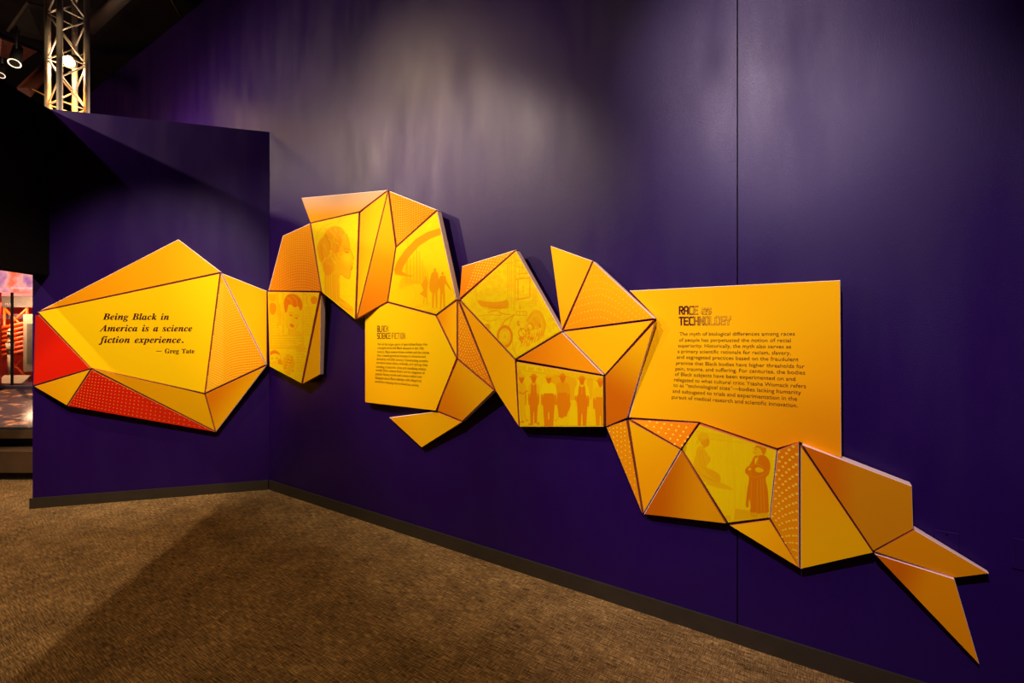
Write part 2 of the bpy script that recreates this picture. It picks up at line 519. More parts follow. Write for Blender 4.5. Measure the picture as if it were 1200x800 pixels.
class Board:
    def __init__(self, wall, poly, c0, c1, g0=None, g1=None, name='facet_board', label=None, flat=None, shrink=-.15, thick=.045, rim=1.0):
        self.thick, self.rim = thick, rim
        self.wall, self.poly, self.c0, self.c1 = wall, poly, c0, c1
        self.draw = poly_shrink(poly, shrink)
        self.g0, self.g1, self.name, self.label = g0, g1, name, label
        o, a, n = W[wall]
        self.a, self.n = a, n
        if flat is not None:
            self.p0, self.pn = o + n * flat, n
        else:
            # nearest plane through the relief points, as d = k0 + k1*s + k2*z in the wall's own frame
            rows, rhs = [], []
            for px, py in poly:
                d = depth_at(px, py)
                q = on_wall(wall, px, py, d) - o
                rows.append((1, q.dot(a), q.z)); rhs.append(d)
            k = np.linalg.lstsq(np.array(rows), np.array(rhs), rcond=None)[0]
            nn = (n - a * k[1] - Vector((0, 0, 1)) * k[2]).normalized()
            self.p0, self.pn = o + n * k[0], nn
        ALL.append((wall, poly))
    def P(self, px, py, lift=0.0):
        return on_plane(px, py, self.p0 + self.pn * lift, self.pn)
    def build(self, parent, back=True):
        o, a, n = W[self.wall]
        front = [self.P(*p) for p in self.draw]
        # order anticlockwise seen from the room
        c = sum(front, Vector()) / len(front)
        up = Vector((0, 0, 1))
        area = sum((front[i] - c).cross(front[(i + 1) % len(front)] - c).dot(self.pn) for i in range(len(front)))
        polyp = list(self.draw)
        if area < 0: front.reverse(); polyp.reverse()
        sides = []; exts = []
        m = len(polyp)
        A = sum(polyp[i][0] * polyp[(i + 1) % m][1] - polyp[(i + 1) % m][0] * polyp[i][1] for i in range(m))
        sg = 1 if A > 0 else -1
        for i in range(m):
            p, q = Vector(polyp[i]), Vector(polyp[(i + 1) % m])
            e = (q - p).normalized(); out = Vector((e.y, -e.x)) * sg
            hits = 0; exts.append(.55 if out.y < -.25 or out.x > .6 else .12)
            for t in (.3, .5, .7):
                r = p.lerp(q, t) + out * 3.2
                for w2, pl in ALL:
                    if pl is self.poly: continue
                    if bool(inside(np.array([r.x]), np.array([r.y]), pl)[0]): hits += 1; break
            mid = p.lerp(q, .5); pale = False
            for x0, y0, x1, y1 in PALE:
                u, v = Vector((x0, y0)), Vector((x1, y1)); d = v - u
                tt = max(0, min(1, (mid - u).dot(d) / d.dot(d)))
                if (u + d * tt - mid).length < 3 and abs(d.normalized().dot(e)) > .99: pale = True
            shaded_side = self.thick < .06 and not (out.y < -.25 or out.x > .6)  # left and lower outer edges of thin boards get the painted shade
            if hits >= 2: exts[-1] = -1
            sides.append(M_EDGE_SHADE if (hits >= 2 or self.rim < .9 or shaded_side) and not pale else M_EDGE)
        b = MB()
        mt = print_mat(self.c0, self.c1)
        wd = [(.62 if s is M_EDGE_SHADE and ex < 0 else .42 if ex < 0 else ex) * self.rim for s, ex in zip(sides, exts)]
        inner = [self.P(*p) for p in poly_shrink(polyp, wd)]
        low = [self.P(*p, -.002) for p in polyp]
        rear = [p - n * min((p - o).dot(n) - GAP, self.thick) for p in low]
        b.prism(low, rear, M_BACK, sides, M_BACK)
        b.bm.faces.ensure_lookup_table(); b.bm.faces.remove(b.bm.faces[0])
        b.bm.verts.ensure_lookup_table()
        vl = [b.bm.verts[i] for i in range(m)]
        vi = [b.bm.verts.new(p) for p in inner]
        fc = b.bm.faces.new(vi); fc.material_index = b.mi(mt)
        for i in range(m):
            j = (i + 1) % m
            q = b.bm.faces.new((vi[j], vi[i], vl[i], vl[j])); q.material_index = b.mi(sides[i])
        front = inner
        uvl = b.bm.loops.layers.uv.new('print')
        if self.g0:
            G0, G1 = self.P(*self.g0), self.P(*self.g1)
        else:
            G0, G1 = front[0], front[1]
        g = G1 - G0; L = g.dot(g)
        for f in b.bm.faces:
            for lp in f.loops:
                lp[uvl].uv = ((lp.vert.co - G0).dot(g) / L, .5)
        ob = b.build(self.name, parent)
        if self.label: ob['label'] = self.label
        # batten behind, from the board's back to the wall
        if back:
            c = sum(rear, Vector()) / len(rear)
            ins = [c + (p - c) * .72 for p in rear]
            fr = [p + n * .0 for p in ins]
            bk = [p - n * ((p - o).dot(n) - .001) for p in ins]
            if min((p - o).dot(n) for p in ins) > .004:
                q = MB(); q.prism([p - n * .0005 for p in fr], bk, M_BACK, M_BACK, M_BACK)
                q.build('batten', ob)
        self.ob = ob
        return ob
    def picture(self, cv, parent, name, label, paper=PAPER, ink=INK):
        poly = poly_shrink(self.draw, .85)
        m = inside(cv.PX, cv.PY, poly)
        ok = m[:-1, :-1] & m[1:, :-1] & m[:-1, 1:] & m[1:, 1:]
        # world points of the grid, vectorised
        R = np.stack([(cv.PX - 600) / FPX, np.ones(cv.PX.shape), (HOR - cv.PY) / FPX], -1)
        p0 = np.array(self.p0 + self.pn * .0008); nn = np.array(self.pn); cp = np.array(CAMP)
        tt = ((p0 - cp) @ nn) / (R @ nn)
        XYZ = cp + R * tt[..., None]
        idx = -np.ones(m.shape, int)
        used = np.zeros(m.shape, bool)
        used[:-1, :-1] |= ok; used[1:, :-1] |= ok; used[:-1, 1:] |= ok; used[1:, 1:] |= ok
        idx[used] = np.arange(used.sum())
        co = XYZ[used]
        inv = np.array(mat_of(parent).inverted())
        co = co @ inv[:3, :3].T + inv[:3, 3]
        quads = np.stack([idx[:-1, :-1][ok], idx[1:, :-1][ok], idx[1:, 1:][ok], idx[:-1, 1:][ok]], -1)
        me = bpy.data.meshes.new(name)
        me.vertices.add(len(co)); me.vertices.foreach_set('co', co.astype(np.float32).ravel())
        me.loops.add(quads.size); me.loops.foreach_set('vertex_index', quads.astype(np.int32).ravel())
        me.polygons.add(len(quads)); me.polygons.foreach_set('loop_start', (np.arange(len(quads)) * 4).astype(np.int32))
        me.update(calc_edges=True)
        T = np.clip(cv.T, -.3, 1.25)[used][:, None]
        colr = np.clip(np.array(paper) * (1 - T) + np.array(ink) * T, 0, 1)
        at_ = me.color_attributes.new('ink', 'FLOAT_COLOR', 'POINT')
        at_.data.foreach_set('color', np.hstack([colr, np.ones((len(colr), 1))]).astype(np.float32).ravel())
        me.materials.append(M_PIC)
        ob = new_obj(name, me, parent)
        ob['label'] = label
        return ob
    def dots(self, parent, pts, mat, lift=.0006, seg=7):
        """pts: (px, py, radius px)"""
        poly = poly_shrink(self.draw, .9)
        P = [(x, y, r) for x, y, r in pts]
        X = np.array([p[0] for p in P]); Y = np.array([p[1] for p in P])
        ok = inside(X, Y, poly)
        b = MB()
        ex = self.pn.cross(Vector((0, 0, 1))).normalized(); ey = self.pn.cross(ex)
        for (x, y, r), k in zip(P, ok):
            if not k: continue
            rr = r
            c = self.P(x, y, lift)
            dep = c.y
            R = rr / FPX * dep
            b.face([c + (ex * math.cos(t) + ey * math.sin(t)) * R for t in [2 * math.pi * i / seg for i in range(seg)]], mat)
        # keep faces turned to the room
        for f in b.bm.faces:
            f.normal_update()
            if f.normal.dot(self.pn) < 0: f.normal_flip()
        ob = b.build('printed_dots', parent, recalc=False)
        ob['label'] = 'pale printed dot pattern'
        ob['kind'] = 'stuff'
        return ob

def dot_field(o, u, v, nu, nv, bend=(0, 0), r=(.8, .8), grow=(0, 0), stag=.5):
    """bent grid of dots: position = o + u*i + v*j + bend*(i-nu/2)^2; spacing along v grows by 1+grow*j"""
    out = []
    for j in range(nv):
        for i in range(nu):
            ii = i + (stag if j % 2 else 0)
            c = (ii / nu - .5) ** 2 * 4
            fj = j * (1 + grow[1] * j); fi = ii * (1 + grow[0] * ii)
            out.append((o[0] + u[0] * fi + v[0] * fj + bend[0] * c, o[1] + u[1] * fi + v[1] * fj + bend[1] * c, r[0] + (r[1] - r[0]) * j / max(1, nv - 1)))
    return out

# --- lettering
GLY = json.loads('''{"iA":[420,[[-68,0,-68,17,-49,20,-30,31,-13,48,323,461,342,461,326,89,326,79,333,45,354,25,388,17,388,0,178,0,178,17,199,20,215,28,225,39,231,52,235,68,237,87,238,140,97,140,49,81,33,56,28,40,32,29,47,21,71,17,71,0],[119,168,240,168,247,328]]],"iB":[430,[[-34,0,-34,15,-21,16,-9,18,0,20,9,25,16,32,22,41,39,85,115,369,119,387,120,404,119,413,115,421,109,426,100,430,88,433,73,435,73,451,222,451,284,448,334,440,370,427,394,408,409,384,414,353,400,302,358,265,289,240,338,216,368,183,378,140,376,116,370,93,359,72,343,52,322,34,295,20,261,9,220,2,171,0],[201,248,235,252,264,262,286,280,302,303,312,331,315,364,308,400,287,421,253,428,238,426,228,418,222,406,181,249,192,248],[166,22,197,26,223,38,246,57,263,83,273,113,276,149,266,192,237,218,187,227,176,227,134,75,129,44,133,32,145,25]]],"ia":[336,[[53,-9,33,-6,16,1,1,14,-10,30,-17,50,-19,73,-17,97,-13,122,-5,147,5,172,17,196,32,220,48,241,65,260,84,276,112,295,139,306,165,310,189,305,205,290,214,265,225,303,297,303,241,108,232,74,228,56,229,47,233,42,238,40,251,46,267,61,285,87,300,78,265,30,231,1,197,-9,174,-4,160,10,155,34,157,52,162,75,145,49,128,28,111,12,93,1,74,-6],[93,41,103,43,113,48,124,56,134,67,143,80,152,95,176,147,192,202,198,248,195,266,186,277,172,281,162,279,151,273,141,264,130,251,119,236,109,219,83,159,70,115,65,81,68,59,77,45]]],"ic":[277,[[93,-9,63,-6,38,3,17,19,3,40,-6,66,-9,97,-7,130,2,163,16,195,35,226,59,253,88,277,118,295,149,306,179,310,201,308,220,302,235,291,247,279,254,265,257,249,255,236,251,225,245,216,236,209,226,205,214,203,203,205,194,208,186,213,181,220,177,228,176,238,177,244,179,251,182,258,189,275,187,283,182,287,173,289,162,287,151,281,139,270,128,257,118,241,107,223,98,203,90,182,84,161,79,139,76,118,75,99,76,79,81,63,88,51,98,42,109,36,123,34,150,41,177,62,204,96,222,83,183,32,140,1]]],"ie":[269,[[87,-9,60,-6,36,3,16,19,1,40,-8,67,-11,98,-9,122,-3,147,6,172,18,196,32,219,49,240,68,260,88,276,109,290,131,301,154,307,176,310,197,308,215,302,230,293,241,280,247,265,249,248,244,222,230,197,207,174,173,153,131,136,79,124,75,88,76,73,80,60,87,50,96,42,108,37,122,36,147,42,171,62,195,95,214,83,179,32,136,1],[84,146,104,152,123,161,140,171,156,184,169,197,179,212,187,228,192,244,193,260,193,268,191,275,187,280,182,284,177,287,171,287,156,283,141,272,126,252,110,224,96,189]]],"if":[193,[[-66,-139,-82,-137,-96,-132,-108,-124,-118,-112,-123,-99,-125,-85,-124,-75,-121,-66,-116,-58,-109,-52,-100,-49,-91,-48,-82,-49,-75,-51,-69,-56,-64,-62,-61,-70,-60,-79,-60,-86,-62,-92,-65,-97,-71,-107,-69,-112,-65,-116,-59,-117,-50,-115,-42,-110,-34,-102,-27,-92,-21,-79,-15,-65,4,3,26,104,60,275,13,275,19,303,66,303,82,354,102,396,126,428,152,452,181,465,212,470,232,469,250,464,264,456,274,445,280,432,282,418,278,398,267,385,247,381,239,383,231,386,224,391,219,398,215,405,214,413,220,430,225,442,224,446,220,448,214,449,201,445,189,434,178,415,167,387,156,349,144,303,201,303,197,275,140,275,105,113,93,59,79,12,65,-29,49,-63,31,-90,11,-112,-11,-127,-37,-136]]],"ig":[298,[[77,-139,39,-137,8,-130,-18,-119,-36,-104,-47,-86,-51,-66,-49,-51,-42,-37,-31,-25,-14,-14,7,-4,33,5,13,20,1,35,-3,51,-1,62,4,73,12,83,23,93,38,104,57,114,42,125,30,136,20,147,14,159,10,173,9,189,11,210,17,230,28,248,42,266,59,280,79,293,101,302,125,308,149,310,183,306,215,295,244,277,302,277,299,248,261,248,263,237,264,225,262,203,255,182,244,164,229,147,212,132,191,120,169,111,144,106,118,104,83,106,74,99,68,91,66,84,69,76,78,69,93,63,135,50,182,32,195,25,207,17,216,9,225,-5,231,-20,233,-36,231,-56,224,-73,213,-90,198,-104,179,-116,158,-126,133,-133,106,-138],[116,125,128,127,139,133,149,142,159,155,168,170,175,188,180,207,184,226,185,246,181,269,172,283,156,287,144,285,133,279,122,269,112,255,103,239,96,222,90,203,87,183,86,164,89,142,99,129],[85,-117,107,-115,126,-110,141,-102,153,-91,160,-79,162,-66,159,-53,151,-41,138,-32,119,-24,93,-14,60,-4,31,-21,13,-40,7,-62,10,-77,17,-90,30,-101,46,-110,64,-115]]],"ii":[194,[[132,371,120,373,109,377,100,384,93,393,89,404,87,416,89,428,93,438,100,447,109,454,120,459,132,460,143,459,154,454,163,447,170,438,175,428,176,416,175,404,170,393,163,384,154,377,143,373],[49,-8,35,-7,23,-2,13,5,6,15,2,27,1,41,4,64,10,87,44,211,51,237,53,254,50,264,41,271,26,273,19,273,19,289,89,299,150,310,89,85,84,55,85,48,89,44,95,42,107,48,123,64,142,90,155,81,121,31,85,2]]],"ik":[323,[[204,-9,184,-6,167,3,154,19,142,46,131,88,120,144,96,126,63,0,-19,0,82,374,88,399,90,411,89,419,87,424,83,428,77,431,69,432,58,433,48,433,48,451,110,457,187,470,106,165,158,206,191,234,203,247,210,258,213,267,212,274,210,278,206,281,181,286,181,304,318,304,318,286,300,282,284,276,253,254,189,201,201,128,212,79,220,58,230,46,240,42,253,46,265,60,277,83,292,76,264,29,235,0]]],"il":[173,[[40,-9,25,-8,13,-4,3,3,-4,13,-9,25,-10,40,-8,61,-2,85,77,371,87,414,84,425,74,431,58,433,52,433,52,450,183,470,79,86,75,69,73,54,74,47,77,42,83,41,96,46,112,62,131,89,144,79,126,51,109,29,93,12,76,0,59,-7]]],"im":[525,[[380,-8,355,-3,340,14,335,42,343,85,364,154,387,222,393,247,391,255,387,260,380,261,361,256,340,240,318,214,296,176,273,125,250,62,230,0,152,0,220,222,226,247,224,255,220,260,213,261,201,259,189,253,177,244,164,230,150,212,136,190,123,165,110,137,97,107,86,74,75,38,66,0,-14,0,42,211,50,240,52,254,49,264,39,271,24,273,18,273,17,289,151,310,116,193,141,230,164,259,187,281,209,297,232,306,256,310,284,304,301,288,306,260,299,217,320,246,341,269,361,287,381,300,401,307,422,310,450,304,467,288,473,260,470,238,464,208,452,171,420,76,417,66,416,58,417,50,420,45,426,44,433,45,439,49,446,56,457,70,471,91,486,81,468,54,450,31,433,14,416,2,399,-6]]],"in":[357,[[213,-9,188,-4,173,13,168,41,175,84,197,153,220,222,226,246,224,254,220,259,213,261,189,253,163,229,136,190,123,165,110,137,97,107,86,74,75,38,66,0,-14,0,42,211,50,240,52,254,49,264,39,271,24,273,18,273,17,289,151,310,116,193,141,230,164,259,187,281,209,297,232,306,256,310,284,304,301,287,306,259,301,226,285,170,248,57,250,49,254,45,260,43,266,44,273,48,279,55,304,90,319,80,300,53,282,31,266,13,249,1,231,-7]]],"io":[316,[[96,-9,67,-6,42,4,20,20,3,41,-7,68,-10,98,-8,123,-3,147,6,172,17,196,32,219,48,241,66,260,86,277,107,291,130,301,152,308,175,310,207,306,234,297,256,281,272,260,282,234,285,203,283,179,278,155,270,130,258,106,245,83,228,61,210,41,190,24,168,10,145,-1,121,-7],[103,13,114,15,124,21,134,30,143,43,153,57,162,74,184,132,200,191,206,240,202,267,191,283,172,288,162,286,151,281,141,272,132,260,122,246,113,229,90,172,75,111,69,58,73,33,84,18]]],"ip":[330,[[-79,-139,-79,-121,-67,-120,-58,-118,-51,-114,-45,-109,-41,-102,-37,-95,-30,-71,48,228,52,253,51,260,48,266,44,269,16,273,16,290,85,300,144,310,124,242,159,279,193,302,228,310,248,307,265,300,279,288,289,271,295,250,298,224,296,197,291,170,282,143,270,116,256,91,239,67,221,45,201,27,180,11,158,0,136,-7,114,-9,97,-8,82,-3,69,6,48,-69,44,-97,45,-105,49,-112,54,-116,86,-122,86,-139],[102,15,113,17,124,22,135,31,146,42,156,56,165,71,190,125,207,179,214,224,213,235,210,245,206,252,201,258,195,261,187,262,155,249,127,209,103,142,86,78,78,38,81,25,89,17]]],"ir":[261,[[-14,0,42,211,50,240,52,254,49,264,39,271,24,273,18,273,17,289,151,310,114,189,144,243,171,280,197,302,205,306,214,309,222,310,243,305,255,290,259,265,258,251,255,240,249,230,241,223,232,219,220,218,208,220,196,227,186,238,180,241,165,234,148,212,127,175,95,97,66,0]]],"is":[253,[[91,-9,73,-8,52,-3,28,5,15,7,6,6,-1,1,-7,-7,-24,-4,-7,109,13,105,23,55,46,24,81,14,103,18,115,31,120,52,114,77,95,106,69,138,57,155,47,170,39,185,33,200,29,214,28,228,31,250,39,269,53,286,71,299,92,306,116,309,134,308,156,304,179,298,186,296,192,295,201,296,207,300,212,307,230,307,215,205,197,207,184,252,163,279,134,288,124,287,115,284,107,278,101,271,98,264,97,255,100,240,109,222,124,202,146,176,165,149,183,116,187,105,189,93,190,82,189,65,184,50,177,36,168,23,156,12,142,3,126,-4,109,-8]]],"it":[185,[[30,-9,5,-4,-10,12,-15,39,-14,52,-11,70,45,273,13,273,13,297,58,319,98,353,134,398,162,398,134,300,187,300,179,273,126,273,77,103,70,77,67,56,68,48,72,43,77,41,90,47,107,65,128,95,144,85,125,56,107,33,88,14,70,1,50,-7]]],"ix":[302,[[-1,-11,-14,-10,-24,-6,-33,0,-40,8,-44,18,-45,29,-44,40,-40,49,-34,57,-26,64,-18,67,-7,69,2,68,10,65,18,62,38,55,45,57,53,63,60,73,95,129,74,238,71,252,67,263,62,270,57,275,48,278,38,279,32,279,17,278,17,294,55,300,84,305,104,309,118,310,126,308,132,304,138,298,144,283,149,258,157,218,177,247,194,270,211,288,226,301,243,308,261,311,273,310,282,306,290,300,297,292,300,283,302,272,301,262,298,252,292,245,286,239,278,236,270,234,257,237,241,243,232,246,223,248,216,248,211,246,206,242,192,223,163,183,183,86,190,62,200,48,212,43,218,44,224,48,231,54,242,66,256,82,269,72,251,47,234,26,219,11,203,0,187,-7,170,-9,153,-7,139,1,128,15,118,35,110,60,102,93,69,40,48,12,24,-5]]],"rG":[508,[[268,-10,222,-7,179,3,141,19,108,42,80,70,57,103,41,141,31,183,28,229,31,274,41,315,57,352,80,385,107,413,139,435,176,452,215,462,257,465,293,463,330,454,369,441,388,436,395,437,401,439,406,443,419,465,437,465,437,308,420,308,409,334,397,357,382,379,366,397,348,413,329,426,309,436,288,441,267,443,200,419,159,347,146,228,150,163,161,110,180,67,206,37,238,19,275,13,298,14,316,19,328,27,336,39,341,53,343,71,343,128,341,146,337,161,329,170,317,176,299,180,275,182,275,198,500,198,500,182,481,180,466,177,457,171,451,161,447,147,446,128,446,29,387,7,328,-6]]],"rT":[423,[[92,0,92,17,114,19,130,23,142,31,150,42,154,59,156,81,156,433,149,433,116,430,88,420,65,403,47,380,35,352,29,318,11,318,11,455,410,455,410,317,394,317,375,382,333,420,269,433,263,433,263,81,265,58,269,41,276,30,288,23,305,19,328,17,328,0]]],"ra":[344,[[255,-10,226,-5,208,10,200,35,168,11,133,-4,95,-9,74,-6,55,0,40,11,29,26,22,43,20,63,25,91,39,115,63,136,98,155,143,173,199,190,199,241,197,258,193,272,187,282,177,290,164,294,148,296,123,293,109,286,104,274,113,257,119,248,122,239,123,231,121,220,117,210,110,202,100,196,90,192,77,191,64,192,54,196,45,203,38,212,34,223,33,236,35,252,40,266,49,278,62,290,77,300,95,308,115,314,137,317,162,318,205,315,239,307,263,292,280,271,290,244,293,210,293,62,295,40,297,37,300,35,304,34,320,42,329,28,306,7,281,-6],[151,34,174,41,183,47,191,54,199,63,199,169,154,151,127,123,118,84,122,56,133,39]]],"re":[301,[[154,-10,129,-8,106,-1,85,10,66,26,50,45,37,69,27,95,21,125,19,157,21,187,28,215,38,240,51,263,68,282,87,298,109,309,132,316,157,318,193,314,224,301,249,280,268,251,279,216,283,173,283,166,117,166,127,97,154,56,199,42,225,47,248,62,270,86,285,73,248,27,205,-1],[116,192,201,192,201,215,201,241,198,261,193,277,186,288,175,295,161,297,136,286,121,255,116,203]]],"rg":[327,[[146,-140,106,-138,73,-132,48,-122,29,-108,18,-92,14,-75,20,-54,38,-38,69,-26,44,-10,29,9,24,30,26,46,32,61,42,74,57,86,77,98,102,110,58,135,31,169,22,212,24,232,30,251,40,268,53,282,69,295,88,305,109,312,132,317,157,318,183,317,208,312,233,304,317,304,317,268,268,268,281,248,289,226,291,203,290,185,285,167,276,151,264,137,250,125,234,116,215,108,194,104,172,103,157,103,142,104,131,103,121,100,112,94,106,87,102,80,101,71,105,59,119,51,141,49,175,49,208,48,236,45,259,40,277,33,292,24,303,13,310,-1,314,-18,316,-37,311,-67,296,-92,272,-113,239,-128,197,-137],[157,124,172,127,183,134,190,146,195,163,198,184,199,211,198,238,195,260,190,276,183,288,172,295,157,297,143,295,132,288,124,276,118,260,115,238,114,211,115,184,118,163,124,146,132,134,143,127],[161,-116,218,-111,252,-94,263,-66,262,-55,257,-47,249,-41,238,-37,223,-35,205,-34,97,-34,84,-45,76,-58,73,-73,76,-84,83,-94,95,-103,111,-111,133,-115]]],"rr":[287,[[18,0,18,16,30,18,39,21,45,26,49,32,52,43,52,56,52,252,52,267,50,278,46,285,41,289,32,292,20,293,21,310,146,310,146,252,158,272,172,288,187,301,203,311,218,316,233,318,250,317,264,312,275,304,283,293,288,281,289,266,288,254,284,243,278,234,270,228,260,224,248,222,237,223,229,226,222,231,207,250,202,255,196,259,189,260,179,258,171,252,162,241,155,228,151,211,149,192,149,56,150,42,153,32,159,25,167,21,180,18,197,16,197,0]]],"rt":[228,[[124,-9,99,-7,80,-1,66,10,56,26,50,46,48,71,48,279,20,279,20,300,88,369,105,389,118,407,129,424,144,424,144,310,208,310,208,279,144,279,144,82,145,69,147,59,149,51,154,45,160,41,168,40,183,44,195,56,206,75,222,66,198,24,165,-1]]]}''')
def text_mesh_builtin(s):
    cu = bpy.data.curves.new('t', 'FONT'); cu.body = s; cu.size = 1.0; cu.resolution_u = 3
    o = bpy.data.objects.new('t', cu); COL.objects.link(o)
    dg = bpy.context.evaluated_depsgraph_get(); dg.update()
    me = bpy.data.meshes.new_from_object(o.evaluated_get(dg))
    V = [(v.co.x, v.co.y) for v in me.vertices]; F = [tuple(p.vertices) for p in me.polygons]
    bpy.data.objects.remove(o); bpy.data.curves.remove(cu); bpy.data.meshes.remove(me)
    return V, F
def text_mesh_serif(s, kind):
    cu = bpy.data.curves.new('t', 'CURVE'); cu.dimensions = '2D'; cu.fill_mode = 'BOTH'
    x = 0
    for ch in s:
        if ch == ' ': x += .26; continue
        if ch == '.': cs, adv = [[x_ for k in range(10) for x_ in (95 + 55 * math.cos(k * .628), 48 + 55 * math.sin(k * .628))]], 190
        elif ch == '-': cs, adv = [[0, 190, 520, 190, 520, 240, 0, 240]], 560
        else: adv, cs = GLY[kind + ch]
        for c in cs:
            n = len(c) // 2
            sp = cu.splines.new('POLY'); sp.points.add(n - 1)
            for i in range(n): sp.points[i].co = (x + c[2 * i] / 1000, c[2 * i + 1] / 1000, 0, 1)
            sp.use_cyclic_u = True
        x += adv / 1000 + .012
    o = bpy.data.objects.new('t', cu); COL.objects.link(o)
    dg = bpy.context.evaluated_depsgraph_get(); dg.update()
    me = bpy.data.meshes.new_from_object(o.evaluated_get(dg))
    V = [(v.co.x, v.co.y) for v in me.vertices]; F = [tuple(p.vertices) for p in me.polygons]
    bpy.data.objects.remove(o); bpy.data.curves.remove(cu); bpy.data.meshes.remove(me)
    return V, F
_cap = {}
def cap_of(kind):
    if kind not in _cap:
        V = (text_mesh_builtin('H') if kind == 'b' else text_mesh_serif({'i': 'B', 'r': 'T'}[kind], kind))[0]
        _cap[kind] = max(v[1] for v in V)
    return _cap[kind]
def lay_text(board, parent, name, VF, left, right, cap_px, mat, label, em_cap=None, lift=.0009, shear=0.0):
    """fit glyph geometry between two photo points on a board; cap_px = capital height"""
    V, F = VF
    em_cap = em_cap or cap_of('b')
    x0 = min(v[0] for v in V); x1 = max(v[0] for v in V)
    L, R = board.P(*left, lift), board.P(*right, lift)
    e = R - L; w = e.length; e.normalize()
    upv = board.pn.cross(e); upv = upv if upv.z > 0 else -upv
    c = (L + R) / 2
    h = cap_px / FPX * c.y / em_cap
    b = MB()
    vs = [b.bm.verts.new(L + e * ((x - x0) / (x1 - x0) * w + shear * y * h) + upv * (y * h)) for x, y in V]
    k = b.mi(mat)
    for f in F:
        try: q = b.bm.faces.new([vs[i] for i in f]); q.material_index = k
        except ValueError: pass
    for f in b.bm.faces:
        f.normal_update()
        if f.normal.dot(board.pn) < 0: f.normal_flip()
    ob = b.build(name, parent, recalc=False)
    if label: ob['label'] = label
    ob['kind'] = 'stuff'
    return ob

# octagonal display lettering as strokes on a 4 x 6 cell
ST = {
 'R': [[(0, 0), (0, 6), (3, 6), (4, 5), (4, 3.8), (3, 3), (0, 3)], [(1.8, 3), (4, 0)]],
 'A': [[(0, 0), (0, 5), (1, 6), (3, 6), (4, 5), (4, 0)], [(0, 2.6), (4, 2.6)]],
 'C': [[(4, 6), (1, 6), (0, 5), (0, 1), (1, 0), (4, 0)]],
 'E': [[(4, 6), (0, 6), (0, 0), (4, 0)], [(0, 3), (3.4, 3)]],
 'T': [[(0, 6), (4, 6)], [(2, 6), (2, 0)]],
 'H': [[(0, 0), (0, 6)], [(4, 0), (4, 6)], [(0, 3), (4, 3)]],
 'N': [[(0, 0), (0, 6), (4, 0), (4, 6)]],
 'O': [[(0, 1), (0, 5), (1, 6), (3, 6), (4, 5), (4, 1), (3, 0), (1, 0), (0, 1)]],
 'L': [[(0, 6), (0, 0), (4, 0)]],
 'G': [[(4, 6), (1, 6), (0, 5), (0, 1), (1, 0), (4, 0), (4, 3), (2.2, 3)]],
 'Y': [[(0, 6), (0, 4.2), (2, 2.8), (4, 4.2), (4, 6)], [(2, 2.8), (2, 0)]],
 'B': [[(0, 0), (0, 6), (3, 6), (4, 5.2), (4, 3.8), (3, 3), (0, 3)], [(3, 3), (4, 2.2), (4, .8), (3, 0), (0, 0)]],
 'K': [[(0, 0), (0, 6)], [(4, 6), (4, 4.6), (1, 3), (4, 1.4), (4, 0)]],
 'S': [[(4, 6), (1, 6), (0, 5.2), (0, 3.6), (1, 3), (3, 3), (4, 2.4), (4, .8), (3, 0), (0, 0)]],
 'I': [[(2, 6), (2, 0)]],
 'F': [[(4, 6), (0, 6), (0, 0)], [(0, 3), (3.2, 3)]],
 'a': [[(.4, 4.2), (3, 4.2), (4, 3.6), (4, 0), (1, 0), (0, .7), (0, 1.7), (1, 2.3), (4, 2.3)]],
 's': [[(4, 4.2), (1, 4.2), (0, 3.6), (0, 2.7), (1, 2.1), (3, 2.1), (4, 1.5), (4, .7), (3, 0), (0, 0)]]}
def display_text(board, parent, s, left, right, cap_px, fades, fill_col, name, lw=.9, counters=True):
    n = len(s)
    adv = 5.7; width = 0; xs = []
    for ch in s:
        if ch == ' ': width += 3; xs.append(None); continue
        xs.append(width); width += (3.6 if ch == 'I' else adv)
    width -= adv - 4
    L, R = board.P(*left, .0009), board.P(*right, .0009)
    e = R - L; w = e.length; e.normalize()
    upv = board.pn.cross(e); upv = upv if upv.z > 0 else -upv
    h = cap_px / FPX * ((L + R) / 2).y / 6
    b = MB(); inner_b = MB(); ninner = 0
    mi_fill = plain('heading_counter_ink', fill_col, rough=.55, spec=.25)
    for q, ch in enumerate(s):
        if ch == ' ': continue
        fade = fades[0] + (fades[1] - fades[0]) * q / max(1, n - 1)
        t = min(1, max(0, fade))
        dark, pale = (.07, .004, .002), ((.36, .11, .004) if counters else (.62, .26, .004))
        colr = tuple(round(dark[i] * (1 - t) + pale[i] * t, 3) for i in range(3))
        mt = plain('heading_ink', colr, rough=.55, spec=.25)
        off = -1 if ch == 'I' else 0
        for st in ST[ch]:
            def ribbon(mbx, hw, lift, m):
                for (ax, ay), (bx, by) in zip(st[:-1], st[1:]):
                    A = L + e * ((xs[q] + ax + off) / width * w) + upv * (ay * h) + board.pn * lift
                    B = L + e * ((xs[q] + bx + off) / width * w) + upv * (by * h) + board.pn * lift
                    d = (B - A).normalized(); pr = board.pn.cross(d) * hw * h
                    d = d * hw * h * .9
                    f = mbx.face([A - d - pr, B + d - pr, B + d + pr, A - d + pr], m)
                    f.normal_update()
                    if f.normal.dot(board.pn) < 0: f.normal_flip()
            ribbon(b, lw * .62, 0, mt)
            if t > .25 and counters:
                ribbon(inner_b, lw * .62 * min(.55, (t - .15) * 1.0), .0005, mi_fill); ninner += 1
    ob = b.build(name, parent, recalc=False)
    if ninner: inner_b.build('heading_counters', parent, recalc=False)
    return ob

def cluster(wall, px, py, name, label, cat, group=None):
    o, a, n = W[wall]
    p = on_wall(wall, px, py, 0)
    return thing(name, label, cat, p, zang(a), group)
